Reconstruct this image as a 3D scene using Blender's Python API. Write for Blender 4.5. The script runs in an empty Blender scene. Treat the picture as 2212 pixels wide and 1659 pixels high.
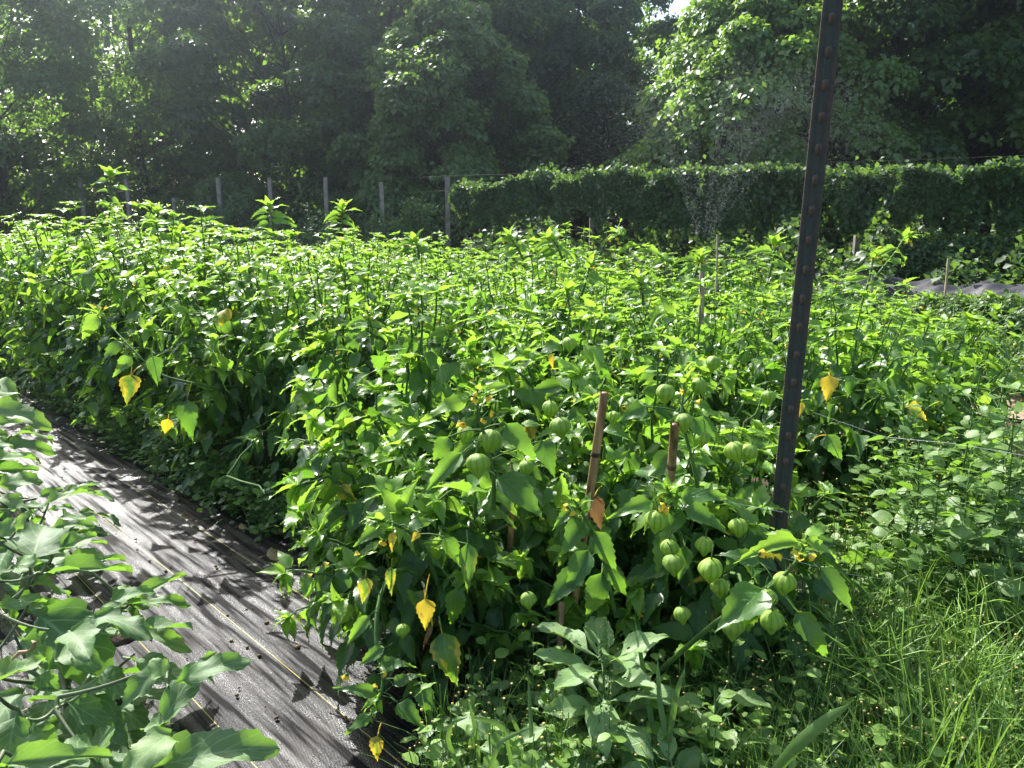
import bpy, math
import numpy as np

# ------------------------------------------------------------------ scene, camera
sc = bpy.context.scene
COL = sc.collection
R_ = math.radians
FPX, CXP, CYP, TH, CAMH = 1662.0, 1106.0, 829.5, R_(11.2), 1.2
FWD = np.array([0, math.cos(TH), -math.sin(TH)])
UPV = np.array([0, math.sin(TH), math.cos(TH)])
RGT = np.array([1.0, 0, 0])
CAM = np.array([0, 0, CAMH])
SUN_AZ, SUN_EL = R_(-32), R_(42)
SUN = np.array([math.sin(SUN_AZ) * math.cos(SUN_EL), math.cos(SUN_AZ) * math.cos(SUN_EL), math.sin(SUN_EL)])
ND = np.array([0.72, 0.694, 0])      # across the rows
DD = np.array([-0.694, 0.72, 0])     # along the rows
ZUP = np.array([0, 0, 1.0])


def ray(x, y):
    return FWD + RGT * (x - CXP) / FPX + UPV * (CYP - y) / FPX


def P(x, y, z):
    return CAM + ray(x, y) * z


def G(x, y, h=0.0):
    d = ray(x, y)
    return CAM + d * ((h - CAMH) / d[2])


def rowpt(n, t, z=0.0):
    p = ND * n + DD * t
    return np.array([p[0], p[1], z])


def nrm(v):
    v = np.asarray(v, float)
    return v / np.maximum(np.linalg.norm(v, axis=-1, keepdims=True), 1e-9)


cam = bpy.data.cameras.new('camera')
cam.sensor_width = 36
cam.lens = 36 * FPX / 2212
cam.clip_start = 0.05
cam.clip_end = 1500
cob = bpy.data.objects.new('camera', cam)
COL.objects.link(cob)
cob.location = CAM
cob.rotation_euler = (math.pi / 2 - TH, 0, 0)
sc.camera = cob


# ------------------------------------------------------------------ helpers
def tag(o, label=None, cat=None, group=None, kind=None):
    if label: o['label'] = label
    if cat: o['category'] = cat
    if group: o['group'] = group
    if kind: o['kind'] = kind
    return o


def empty(name, loc=(0, 0, 0), rz=0.0, s=1.0):
    o = bpy.data.objects.new(name, None)
    o.empty_display_size = 0.1
    o.location = loc
    o.rotation_euler = (0, 0, rz)
    o.scale = (s, s, s)
    COL.objects.link(o)
    return o


def link(name, mesh, parent=None, loc=None, rot=None, s=None):
    o = bpy.data.objects.new(name, mesh)
    COL.objects.link(o)
    if parent is not None: o.parent = parent
    if loc is not None: o.location = loc
    if rot is not None: o.rotation_euler = rot
    if s is not None: o.scale = (s, s, s) if np.isscalar(s) else s
    return o


class Batch:
    """collects chunks of geometry and builds them as ONE mesh"""

    def __init__(self):
        self.V, self.F, self.U, self.T, self.M, self.n = [], [], [], [], [], 0

    def add(self, V, F, U=None, tint=(0.5, 0, 0, 1), mat=0):
        V = np.asarray(V, np.float32).reshape(-1, 3)
        F = np.asarray(F, np.int64)
        self.V.append(V)
        self.F.append(F + self.n)
        self.U.append(np.zeros((len(V), 2), np.float32) if U is None else np.asarray(U, np.float32))
        t = np.asarray(tint, np.float32)
        self.T.append(np.tile(t, (len(V), 1)) if t.ndim == 1 else t)
        self.M.append(np.full(len(F), mat, np.int32))
        self.n += len(V)

    def inst(self, tm, M, pos, tint, mat=0):
        """tm=(V,F,U); M (k,3,3); pos (k,3); tint (k,4)"""
        V, F, U = tm
        k, n = len(pos), len(V)
        if k == 0: return
        W = np.einsum('kij,nj->kni', M, V) + np.asarray(pos)[:, None, :]
        FF = (F[None] + (np.arange(k) * n)[:, None, None]).reshape(-1, F.shape[1])
        self.add(W.reshape(-1, 3), FF, np.tile(U, (k, 1)), np.repeat(np.asarray(tint, np.float32), n, 0), mat)

    def mesh(self, name, mats, smooth=True):
        me = bpy.data.meshes.new(name)
        V = np.concatenate(self.V)
        lt = np.concatenate([np.full(len(f), f.shape[1], np.int64) for f in self.F])
        li = np.concatenate([f.reshape(-1) for f in self.F])
        ls = np.concatenate([[0], np.cumsum(lt)[:-1]])
        me.vertices.add(len(V))
        me.vertices.foreach_set('co', V.reshape(-1))
        me.loops.add(len(li))
        me.loops.foreach_set('vertex_index', li.astype(np.int32))
        me.polygons.add(len(lt))
        me.polygons.foreach_set('loop_start', ls.astype(np.int32))
        me.polygons.foreach_set('material_index', np.concatenate(self.M))
        me.polygons.foreach_set('use_smooth', np.full(len(lt), smooth))
        uv = me.uv_layers.new(name='uv')
        uv.data.foreach_set('uv', np.concatenate(self.U)[li].reshape(-1))
        ca = me.color_attributes.new('tint', 'FLOAT_COLOR', 'POINT')
        ca.data.foreach_set('color', np.concatenate(self.T).reshape(-1))
        for m in mats: me.materials.append(m)
        me.update(calc_edges=True)
        me.validate()
        return me

    def build(self, name, mats, parent=None, smooth=True):
        return link(name, self.mesh(name, mats, smooth), parent)


def tube(b, pts, rad, ns=6, tint=(0.5, 0, 0, 1), mat=0, cap=False):
    pts = np.asarray(pts, float)
    n = len(pts)
    rad = np.broadcast_to(np.asarray(rad, float), (n,))
    tan = nrm(np.gradient(pts, axis=0))
    ref = np.array([0, 0, 1.0]) if abs(tan[:, 2]).mean() < 0.8 else np.array([1.0, 0, 0])
    x = nrm(np.cross(tan, ref))
    y = np.cross(tan, x)
    a = np.arange(ns) * 2 * math.pi / ns
    V = pts[:, None] + rad[:, None, None] * (np.cos(a)[None, :, None] * x[:, None] + np.sin(a)[None, :, None] * y[:, None])
    i = np.arange(n - 1)[:, None] * ns
    j = np.arange(ns)[None]
    j2 = (j + 1) % ns
    F = np.stack([i + j, i + j2, i + ns + j2, i + ns + j], -1).reshape(-1, 4)
    U = np.stack(np.broadcast_arrays((np.arange(ns) / ns)[None], np.linspace(0, 1, n)[:, None]), -1).reshape(-1, 2)
    b.add(V.reshape(-1, 3), F, U, tint, mat)
    if cap:
        for k in (0, n - 1):
            c = np.concatenate([V[k], pts[k:k + 1]])
            T = np.array([[q, (q + 1) % ns, ns] for q in range(ns)])
            b.add(c, T if k else T[:, ::-1], None, tint, mat)


def bez(a, b, c, n=10):
    s = np.linspace(0, 1, n)[:, None]
    return (1 - s) ** 2 * a + 2 * s * (1 - s) * b + s * s * c


def frames(d, up):
    d = nrm(d)
    z = up - (up * d).sum(-1, keepdims=True) * d
    z = nrm(z + 1e-6)
    return np.stack([np.cross(d, z), d, z], -1)


def gridF(nr, nc):
    i = np.arange(nr - 1)[:, None] * nc
    j = np.arange(nc - 1)[None]
    return np.stack([i + j, i + j + 1, i + nc + j + 1, i + nc + j], -1).reshape(-1, 4)


# ------------------------------------------------------------------ materials
def new_mat(name):
    m = bpy.data.materials.new(name)
    m.use_nodes = True
    nt = m.node_tree
    nt.nodes.clear()
    return m, nt, nt.nodes, nt.links


def ramp(nodes, links, src, stops):
    r = nodes.new('ShaderNodeValToRGB')
    while len(r.color_ramp.elements) < len(stops): r.color_ramp.elements.new(0.5)
    for e, (p, c) in zip(r.color_ramp.elements, stops):
        e.position = p
        e.color = (*c, 1)
    links.new(src, r.inputs[0])
    return r.outputs[0]


def mth(nodes, links, op, a, b=None, c=None):
    n = nodes.new('ShaderNodeMath')
    n.operation = op
    for i, v in enumerate((a, b, c)):
        if v is None: continue
        if isinstance(v, (int, float)): n.inputs[i].default_value = v
        else: links.new(v, n.inputs[i])
    return n.outputs[0]


def mixc(nodes, links, f, a, b, mode='MIX'):
    n = nodes.new('ShaderNodeMix')
    n.data_type = 'RGBA'
    n.blend_type = mode
    for s, v in ((n.inputs[0], f), (n.inputs[6], a), (n.inputs[7], b)):
        if isinstance(v, (int, float)): s.default_value = v
        elif isinstance(v, tuple): s.default_value = (*v, 1)
        else: links.new(v, s)
    return n.outputs[2]


def leaf_mat(name, dark, light, tdark, tlight, young=(0.2, 0.36, 0.03), trans=0.45, rough=0.42, spec=0.5,
             vein=0.0, nveins=6, ytrans=(0.30, 0.50, 0.05), yellow=(0.68, 0.50, 0.03), brown=(0.16, 0.085, 0.03), holes=False, bump=0.25):
    m, nt, N, L = new_mat(name)
    at = N.new('ShaderNodeAttribute'); at.attribute_name = 'tint'
    sep = N.new('ShaderNodeSeparateColor'); L.new(at.outputs['Color'], sep.inputs[0])
    r, g, b = sep.outputs[0], sep.outputs[1], sep.outputs[2]
    base = mixc(N, L, r, dark, light)
    base = mixc(N, L, mth(N, L, 'MULTIPLY', b, 0.75), base, young)
    tr = mixc(N, L, r, tdark, tlight)
    tr = mixc(N, L, mth(N, L, 'MULTIPLY', b, 0.8), tr, ytrans)
    uvn = N.new('ShaderNodeUVMap'); uvn.uv_map = 'uv'
    suv = N.new('ShaderNodeSeparateXYZ'); L.new(uvn.outputs[0], suv.inputs[0])
    nz = N.new('ShaderNodeTexNoise'); nz.inputs['Scale'].default_value = 3.0; nz.inputs['Detail'].default_value = 4
    L.new(uvn.outputs[0], nz.inputs['Vector'])
    geo = N.new('ShaderNodeTexCoord')
    nz2 = N.new('ShaderNodeTexNoise'); nz2.inputs['Scale'].default_value = 40.0; nz2.inputs['Detail'].default_value = 3
    L.new(geo.outputs['Object'], nz2.inputs['Vector'])
    base = mixc(N, L, 0.35, base, ramp(N, L, nz2.outputs[0], [(0.3, (0.35, 0.35, 0.35)), (0.7, (0.95, 0.95, 0.9))]), 'OVERLAY')
    # yellowing spreads in from the margin, brown with age
    x = mth(N, L, 'ABSOLUTE', mth(N, L, 'SUBTRACT', suv.outputs[0], 0.5))
    yv = mth(N, L, 'ADD', g, mth(N, L, 'MULTIPLY', mth(N, L, 'SUBTRACT', nz.outputs[0], 0.5), 1.2))
    yv = mth(N, L, 'ADD', yv, mth(N, L, 'MULTIPLY', mth(N, L, 'SUBTRACT', x, 0.25), 0.6))
    yf = N.new('ShaderNodeMapRange'); L.new(yv, yf.inputs[0])
    yf.inputs[1].default_value = 0.42; yf.inputs[2].default_value = 0.72; yf.clamp = True
    gz = mth(N, L, 'GREATER_THAN', g, 0.02)
    yf = mth(N, L, 'MULTIPLY', yf.outputs[0], gz)
    base = mixc(N, L, yf, base, yellow)
    tr = mixc(N, L, yf, tr, tuple(min(1, c * 1.15) for c in yellow))
    be = N.new('ShaderNodeMapRange'); be.clamp = True
    L.new(mth(N, L, 'ADD', yv, mth(N, L, 'MULTIPLY', mth(N, L, 'SUBTRACT', nz2.outputs[0], 0.5), 0.5)), be.inputs[0])
    be.inputs[1].default_value = 1.36; be.inputs[2].default_value = 1.62; be.inputs[4].default_value = 0.8
    base = mixc(N, L, be.outputs[0], base, (0.20, 0.11, 0.035))
    tr = mixc(N, L, be.outputs[0], tr, (0.24, 0.13, 0.03))
    bf = mth(N, L, 'GREATER_THAN', g, 1.4)
    base = mixc(N, L, bf, base, brown)
    tr = mixc(N, L, bf, tr, tuple(c * 1.1 for c in brown))
    bmp = N.new('ShaderNodeBump'); bmp.inputs['Strength'].default_value = bump; bmp.inputs['Distance'].default_value = 0.004
    hgt = nz2.outputs[0]
    if vein > 0:
        lat = mth(N, L, 'SUBTRACT', mth(N, L, 'MULTIPLY', suv.outputs[1], nveins), mth(N, L, 'MULTIPLY', x, nveins * 0.75))
        lat = mth(N, L, 'ABSOLUTE', mth(N, L, 'SUBTRACT', mth(N, L, 'FRACT', lat), 0.5))
        lat = mth(N, L, 'LESS_THAN', lat, 0.055)
        mid = mth(N, L, 'LESS_THAN', x, 0.022)
        vn = mth(N, L, 'MAXIMUM', lat, mid)
        base = mixc(N, L, mth(N, L, 'MULTIPLY', vn, vein), base, tuple(min(1, c * 1.9 + 0.05) for c in light))
        hgt = mth(N, L, 'SUBTRACT', hgt, mth(N, L, 'MULTIPLY', vn, 1.2))
    L.new(hgt, bmp.inputs['Height'])
    bs = N.new('ShaderNodeBsdfPrincipled')
    L.new(base, bs.inputs['Base Color'])
    bs.inputs['Roughness'].default_value = rough
    bs.inputs['Specular IOR Level'].default_value = spec
    L.new(bmp.outputs[0], bs.inputs['Normal'])
    tl = N.new('ShaderNodeBsdfTranslucent'); L.new(tr, tl.inputs['Color'])
    mx = N.new('ShaderNodeMixShader'); mx.inputs[0].default_value = trans
    L.new(bs.outputs[0], mx.inputs[1]); L.new(tl.outputs[0], mx.inputs[2])
    out = N.new('ShaderNodeOutputMaterial')
    res = mx.outputs[0]
    if holes:
        vo = N.new('ShaderNodeTexVoronoi'); vo.inputs['Scale'].default_value = 5.5; vo.inputs['Randomness'].default_value = 1
        L.new(uvn.outputs[0], vo.inputs['Vector'])
        sc_ = N.new('ShaderNodeSeparateColor'); L.new(vo.outputs['Color'], sc_.inputs[0])
        h = mth(N, L, 'LESS_THAN', vo.outputs['Distance'], mth(N, L, 'MULTIPLY', mth(N, L, 'SUBTRACT', sc_.outputs[0], 0.45), 0.5))
        tp = N.new('ShaderNodeBsdfTransparent')
        m2 = N.new('ShaderNodeMixShader'); L.new(h, m2.inputs[0]); L.new(res, m2.inputs[1]); L.new(tp.outputs[0], m2.inputs[2])
        res = m2.outputs[0]
    L.new(res, out.inputs[0])
    return m


def simple_mat(name, c1, c2, scale=20, rough=0.7, spec=0.4, bump=0.3, dist=0.01, trans=0.0, detail=6, coord='Object', stretch=(1, 1, 1), metal=0.0, lo=0.35, hi=0.65):
    m, nt, N, L = new_mat(name)
    tc = N.new('ShaderNodeTexCoord')
    mp = N.new('ShaderNodeMapping'); mp.inputs['Scale'].default_value = stretch
    L.new(tc.outputs[coord], mp.inputs[0])
    nz = N.new('ShaderNodeTexNoise'); nz.inputs['Scale'].default_value = scale; nz.inputs['Detail'].default_value = detail
    L.new(mp.outputs[0], nz.inputs['Vector'])
    col = ramp(N, L, nz.outputs[0], [(lo, c1), (hi, c2)])
    bs = N.new('ShaderNodeBsdfPrincipled')
    L.new(col, bs.inputs['Base Color'])
    bs.inputs['Roughness'].default_value = rough
    bs.inputs['Specular IOR Level'].default_value = spec
    bs.inputs['Metallic'].default_value = metal
    if bump:
        bp = N.new('ShaderNodeBump'); bp.inputs['Strength'].default_value = bump; bp.inputs['Distance'].default_value = dist
        L.new(nz.outputs[0], bp.inputs['Height']); L.new(bp.outputs[0], bs.inputs['Normal'])
    out = N.new('ShaderNodeOutputMaterial')
    if trans:
        tl = N.new('ShaderNodeBsdfTranslucent'); L.new(col, tl.inputs[0])
        mx = N.new('ShaderNodeMixShader'); mx.inputs[0].default_value = trans
        L.new(bs.outputs[0], mx.inputs[1]); L.new(tl.outputs[0], mx.inputs[2]); L.new(mx.outputs[0], out.inputs[0])
    else:
        L.new(bs.outputs[0], out.inputs[0])
    return m


M_TOM = leaf_mat('tomatillo_leaf', (0.030, 0.085, 0.018), (0.065, 0.150, 0.030), (0.15, 0.34, 0.025), (0.30, 0.55, 0.045),
                 vein=0.35, nveins=6, rough=0.36, spec=0.48, trans=0.44, bump=0.4, ytrans=(0.40, 0.64, 0.05), young=(0.20, 0.36, 0.04))
M_EGG = leaf_mat('eggplant_leaf', (0.070, 0.135, 0.050), (0.125, 0.20, 0.080), (0.20, 0.42, 0.04), (0.30, 0.55, 0.05),
                 vein=0.6, nveins=5, rough=0.6, spec=0.35, trans=0.33, young=(0.2, 0.3, 0.1), bump=0.5)
M_AMA = leaf_mat('pigweed_leaf', (0.11, 0.19, 0.075), (0.17, 0.26, 0.12), (0.22, 0.42, 0.05), (0.30, 0.52, 0.07),
                 vein=0.5, nveins=9, rough=0.55, spec=0.4, trans=0.33, holes=True, bump=0.5)
M_WEED = leaf_mat('weed_leaf', (0.060, 0.118, 0.04), (0.115, 0.19, 0.062), (0.16, 0.34, 0.03), (0.24, 0.46, 0.04),
                  vein=0.3, nveins=5, rough=0.5, spec=0.4, trans=0.38)
M_GRASS = leaf_mat('grass_blade', (0.045, 0.09, 0.025), (0.09, 0.16, 0.05), (0.13, 0.28, 0.03), (0.22, 0.40, 0.05), rough=0.45, spec=0.45, trans=0.35)
M_TREE = leaf_mat('tree_leaf', (0.028, 0.062, 0.020), (0.085, 0.150, 0.045), (0.18, 0.36, 0.03), (0.30, 0.50, 0.06), rough=0.45, spec=0.45, trans=0.42,
                  young=(0.14, 0.24, 0.06))
M_VINE = leaf_mat('vine_leaf', (0.030, 0.070, 0.020), (0.070, 0.130, 0.040), (0.14, 0.28, 0.03), (0.24, 0.40, 0.05), rough=0.5, spec=0.4, trans=0.35,
                  young=(0.14, 0.22, 0.07))
M_STEM = simple_mat('green_stem', (0.05, 0.11, 0.025), (0.09, 0.17, 0.04), 30, 0.7, 0.2, 0.2, 0.002)
M_ESTEM = simple_mat('eggplant_stem', (0.06, 0.07, 0.04), (0.16, 0.20, 0.09), 12, 0.6, 0.3, 0.3, 0.002)
M_BARK = simple_mat('bark', (0.028, 0.022, 0.017), (0.075, 0.062, 0.05), 6, 0.9, 0.2, 0.8, 0.03, stretch=(1, 1, 0.25))
M_SOIL = simple_mat('soil', (0.030, 0.020, 0.014), (0.085, 0.060, 0.040), 25, 0.95, 0.2, 0.9, 0.02)
M_CRUMB = simple_mat('crumb', (0.05, 0.032, 0.02), (0.20, 0.14, 0.06), 60, 0.9, 0.2, 0.6, 0.004)
M_DEAD = leaf_mat('dead_leaf', (0.22, 0.15, 0.07), (0.36, 0.27, 0.13), (0.2, 0.12, 0.05), (0.3, 0.2, 0.08), trans=0.2, rough=0.7, vein=0.4)
M_BAMBOO = simple_mat('bamboo', (0.085, 0.048, 0.02), (0.42, 0.27, 0.12), 17, 0.5, 0.4, 0.25, 0.002, stretch=(3, 3, 0.35))
M_BNODE = simple_mat('bamboo_node', (0.03, 0.02, 0.012), (0.16, 0.10, 0.05), 60, 0.7, 0.3, 0.5, 0.003)
M_LATH = simple_mat('lath_wood', (0.22, 0.17, 0.10), (0.40, 0.33, 0.22), 20, 0.8, 0.2, 0.3, 0.002, stretch=(4, 4, 0.3))
M_CONC = simple_mat('weathered_post', (0.18, 0.16, 0.13), (0.33, 0.29, 0.24), 9, 0.9, 0.2, 0.4, 0.01)
M_WIRE = simple_mat('rusty_wire', (0.08, 0.07, 0.06), (0.16, 0.14, 0.12), 40, 0.7, 0.3, 0)
M_TWINE = simple_mat('twine', (0.55, 0.56, 0.58), (0.75, 0.76, 0.78), 200, 0.6, 0.4, 0.2, 0.001)
M_FLOWER = simple_mat('yellow_petal', (0.80, 0.56, 0.03), (0.90, 0.72, 0.08), 80, 0.6, 0.3, 0, trans=0.4)
M_FCENT = simple_mat('flower_centre', (0.12, 0.05, 0.01), (0.30, 0.14, 0.02), 80, 0.7, 0.3, 0)
M_GHEAD = simple_mat('weed_flower', (0.45, 0.30, 0.06), (0.66, 0.52, 0.22), 120, 0.7, 0.2, 0)
M_SEED = simple_mat('pigweed_spike', (0.09, 0.17, 0.04), (0.20, 0.30, 0.08), 160, 0.7, 0.3, 0.8, 0.004)


def mat_husk():
    m, nt, N, L = new_mat('tomatillo_husk')
    uvn = N.new('ShaderNodeUVMap'); uvn.uv_map = 'uv'
    s = N.new('ShaderNodeSeparateXYZ'); L.new(uvn.outputs[0], s.inputs[0])
    f = mth(N, L, 'ABSOLUTE', mth(N, L, 'SUBTRACT', mth(N, L, 'FRACT', mth(N, L, 'MULTIPLY', s.outputs[0], 10.0)), 0.5))
    tc = N.new('ShaderNodeTexCoord')
    nz = N.new('ShaderNodeTexNoise'); nz.inputs['Scale'].default_value = 60; L.new(tc.outputs['Object'], nz.inputs['Vector'])
    f2 = mth(N, L, 'ADD', f, mth(N, L, 'MULTIPLY', mth(N, L, 'SUBTRACT', nz.outputs[0], 0.5), 0.12))
    vein = ramp(N, L, f2, [(0.02, (0.09, 0.16, 0.02)), (0.055, (0.27, 0.43, 0.05)), (0.5, (0.36, 0.54, 0.075))])
    col = mixc(N, L, 0.3, vein, ramp(N, L, nz.outputs[0], [(0.3, (0.4, 0.4, 0.4)), (0.7, (0.8, 0.8, 0.8))]), 'OVERLAY')
    oi = N.new('ShaderNodeObjectInfo')
    n3 = N.new('ShaderNodeTexNoise'); n3.inputs['Scale'].default_value = 3.0; n3.inputs['Detail'].default_value = 5; L.new(tc.outputs['Object'], n3.inputs['Vector'])
    col = mixc(N, L, mth(N, L, 'MULTIPLY', oi.outputs['Random'], 0.5), col, (0.20, 0.34, 0.06))
    bl = ramp(N, L, n3.outputs[0], [(0.60, (0, 0, 0)), (0.72, (1, 1, 1))])
    col = mixc(N, L, mth(N, L, 'MULTIPLY', bl, 0.55), col, (0.30, 0.26, 0.07))
    bs = N.new('ShaderNodeBsdfPrincipled'); L.new(col, bs.inputs['Base Color'])
    bs.inputs['Roughness'].default_value = 0.45
    bs.inputs['Specular IOR Level'].default_value = 0.4
    bp = N.new('ShaderNodeBump'); bp.inputs['Strength'].default_value = 0.4; bp.inputs['Distance'].default_value = 0.002
    L.new(nz.outputs[0], bp.inputs['Height']); L.new(bp.outputs[0], bs.inputs['Normal'])
    tl = N.new('ShaderNodeBsdfTranslucent'); L.new(col, tl.inputs[0])
    mx = N.new('ShaderNodeMixShader'); mx.inputs[0].default_value = 0.4
    L.new(bs.outputs[0], mx.inputs[1]); L.new(tl.outputs[0], mx.inputs[2])
    out = N.new('ShaderNodeOutputMaterial'); L.new(mx.outputs[0], out.inputs[0])
    return m


M_HUSK = mat_husk()


def mat_fabric():
    """woven black polypropylene: UV is in metres (u across the row, v along it); yellow marker threads woven in"""
    m, nt, N, L = new_mat('woven_ground_fabric')
    uvn = N.new('ShaderNodeUVMap'); uvn.uv_map = 'uv'
    s = N.new('ShaderNodeSeparateXYZ'); L.new(uvn.outputs[0], s.inputs[0])
    u, v = s.outputs[0], s.outputs[1]
    wu = mth(N, L, 'SINE', mth(N, L, 'MULTIPLY', u, 2 * math.pi / 0.0042))
    wv = mth(N, L, 'SINE', mth(N, L, 'MULTIPLY', v, 2 * math.pi / 0.0055))
    weave = mth(N, L, 'MULTIPLY', wu, wv)
    mp = N.new('ShaderNodeMapping'); mp.inputs['Scale'].default_value = (45, 3.0, 1); L.new(uvn.outputs[0], mp.inputs[0])
    st = N.new('ShaderNodeTexNoise'); st.inputs['Scale'].default_value = 1.0; st.inputs['Detail'].default_value = 5
    L.new(mp.outputs[0], st.inputs['Vector'])
    sp = N.new('ShaderNodeTexNoise'); sp.inputs['Scale'].default_value = 260; sp.inputs['Detail'].default_value = 2
    L.new(uvn.outputs[0], sp.inputs['Vector'])
    dn = N.new('ShaderNodeTexNoise'); dn.inputs['Scale'].default_value = 5; dn.inputs['Detail'].default_value = 7
    L.new(uvn.outputs[0], dn.inputs['Vector'])
    # yellow threads 0.24 m apart
    ln = mth(N, L, 'ABSOLUTE', mth(N, L, 'SUBTRACT', mth(N, L, 'FRACT', mth(N, L, 'MULTIPLY', mth(N, L, 'SUBTRACT', u, 0.895), 1 / 0.245)), 0.5))
    ln = mth(N, L, 'GREATER_THAN', ln, 0.5 - 0.0013 / 0.245)
    stitch = mth(N, L, 'GREATER_THAN', wv, -0.55)
    ln = mth(N, L, 'MULTIPLY', ln, stitch)
    base = mixc(N, L, dn.outputs[0], (0.005, 0.005, 0.006), (0.012, 0.012, 0.013))
    dirt = ramp(N, L, dn.outputs[0], [(0.56, (0, 0, 0)), (0.75, (1, 1, 1))])
    base = mixc(N, L, mth(N, L, 'MULTIPLY', dirt, 0.45), base, (0.07, 0.055, 0.045))
    base = mixc(N, L, ln, base, (0.45, 0.40, 0.10))
    bs = N.new('ShaderNodeBsdfPrincipled'); L.new(base, bs.inputs['Base Color'])
    rg = N.new('ShaderNodeMapRange'); L.new(sp.outputs[0], rg.inputs[0])
    rg.inputs[1].default_value = 0.3; rg.inputs[2].default_value = 0.7; rg.inputs[3].default_value = 0.14; rg.inputs[4].default_value = 0.46
    mp3 = N.new('ShaderNodeMapping'); mp3.inputs['Scale'].default_value = (42, 2.4, 1); L.new(uvn.outputs[0], mp3.inputs[0])
    s3 = N.new('ShaderNodeTexNoise'); s3.inputs['Scale'].default_value = 1.0; s3.inputs['Detail'].default_value = 9; L.new(mp3.outputs[0], s3.inputs['Vector'])
    wear = N.new('ShaderNodeMapRange'); L.new(s3.outputs[0], wear.inputs[0])
    wear.inputs[1].default_value = 0.38; wear.inputs[2].default_value = 0.58; wear.inputs[3].default_value = 0.12; wear.inputs[4].default_value = 0.0
    L.new(mth(N, L, 'ADD', mth(N, L, 'ADD', rg.outputs[0], wear.outputs[0]), mth(N, L, 'MULTIPLY', dirt, 0.3)), bs.inputs['Roughness'])
    sx = N.new('ShaderNodeMapRange'); L.new(s3.outputs[0], sx.inputs[0])
    sx.inputs[1].default_value = 0.40; sx.inputs[2].default_value = 0.70; sx.inputs[3].default_value = 0.03; sx.inputs[4].default_value = 0.60
    L.new(sx.outputs[0], bs.inputs['Specular IOR Level'])
    b1 = N.new('ShaderNodeBump'); b1.inputs['Strength'].default_value = 0.35; b1.inputs['Distance'].default_value = 0.0010
    L.new(st.outputs[0], b1.inputs['Height'])
    b2 = N.new('ShaderNodeBump'); b2.inputs['Strength'].default_value = 0.8; b2.inputs['Distance'].default_value = 0.0009
    L.new(mth(N, L, 'ADD', mth(N, L, 'MULTIPLY', weave, 0.5), sp.outputs[0]), b2.inputs['Height'])
    L.new(b1.outputs[0], b2.inputs['Normal']); L.new(b2.outputs[0], bs.inputs['Normal'])
    out = N.new('ShaderNodeOutputMaterial'); L.new(bs.outputs[0], out.inputs[0])
    return m


M_FABRIC = mat_fabric()


def mat_post():
    m, nt, N, L = new_mat('painted_rusty_steel')
    tc = N.new('ShaderNodeTexCoord')
    n1 = N.new('ShaderNodeTexNoise'); n1.inputs['Scale'].default_value = 18; n1.inputs['Detail'].default_value = 8
    mp = N.new('ShaderNodeMapping'); mp.inputs['Scale'].default_value = (2.5, 2.5, 0.6); L.new(tc.outputs['Object'], mp.inputs[0])
    L.new(mp.outputs[0], n1.inputs['Vector'])
    n2 = N.new('ShaderNodeTexNoise'); n2.inputs['Scale'].default_value = 140; n2.inputs['Detail'].default_value = 4
    L.new(tc.outputs['Object'], n2.inputs['Vector'])
    at = N.new('ShaderNodeAttribute'); at.attribute_name = 'tint'
    sp = N.new('ShaderNodeSeparateColor'); L.new(at.outputs['Color'], sp.inputs[0])
    paint = mixc(N, L, n2.outputs[0], (0.030, 0.040, 0.032), (0.056, 0.068, 0.054))
    rust = mixc(N, L, n2.outputs[0], (0.045, 0.034, 0.027), (0.13, 0.095, 0.072))
    f = mth(N, L, 'ADD', mth(N, L, 'MULTIPLY', n1.outputs[0], 1.1), mth(N, L, 'SUBTRACT', sp.outputs[0], 0.57))
    fr = N.new('ShaderNodeMapRange'); L.new(f, fr.inputs[0]); fr.inputs[1].default_value = 0.42; fr.inputs[2].default_value = 0.68
    col = mixc(N, L, fr.outputs[0], paint, rust)
    bs = N.new('ShaderNodeBsdfPrincipled'); L.new(col, bs.inputs['Base Color'])
    rr = N.new('ShaderNodeMapRange'); L.new(fr.outputs[0], rr.inputs[0]); rr.inputs[3].default_value = 0.6; rr.inputs[4].default_value = 0.85
    L.new(rr.outputs[0], bs.inputs['Roughness'])
    bs.inputs['Specular IOR Level'].default_value = 0.25
    bp = N.new('ShaderNodeBump'); bp.inputs['Strength'].default_value = 0.35; bp.inputs['Distance'].default_value = 0.002
    L.new(n2.outputs[0], bp.inputs['Height']); L.new(bp.outputs[0], bs.inputs['Normal'])
    out = N.new('ShaderNodeOutputMaterial'); L.new(bs.outputs[0], out.inputs[0])
    return m


M_POST = mat_post()

# ------------------------------------------------------------------ leaf templates


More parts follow.
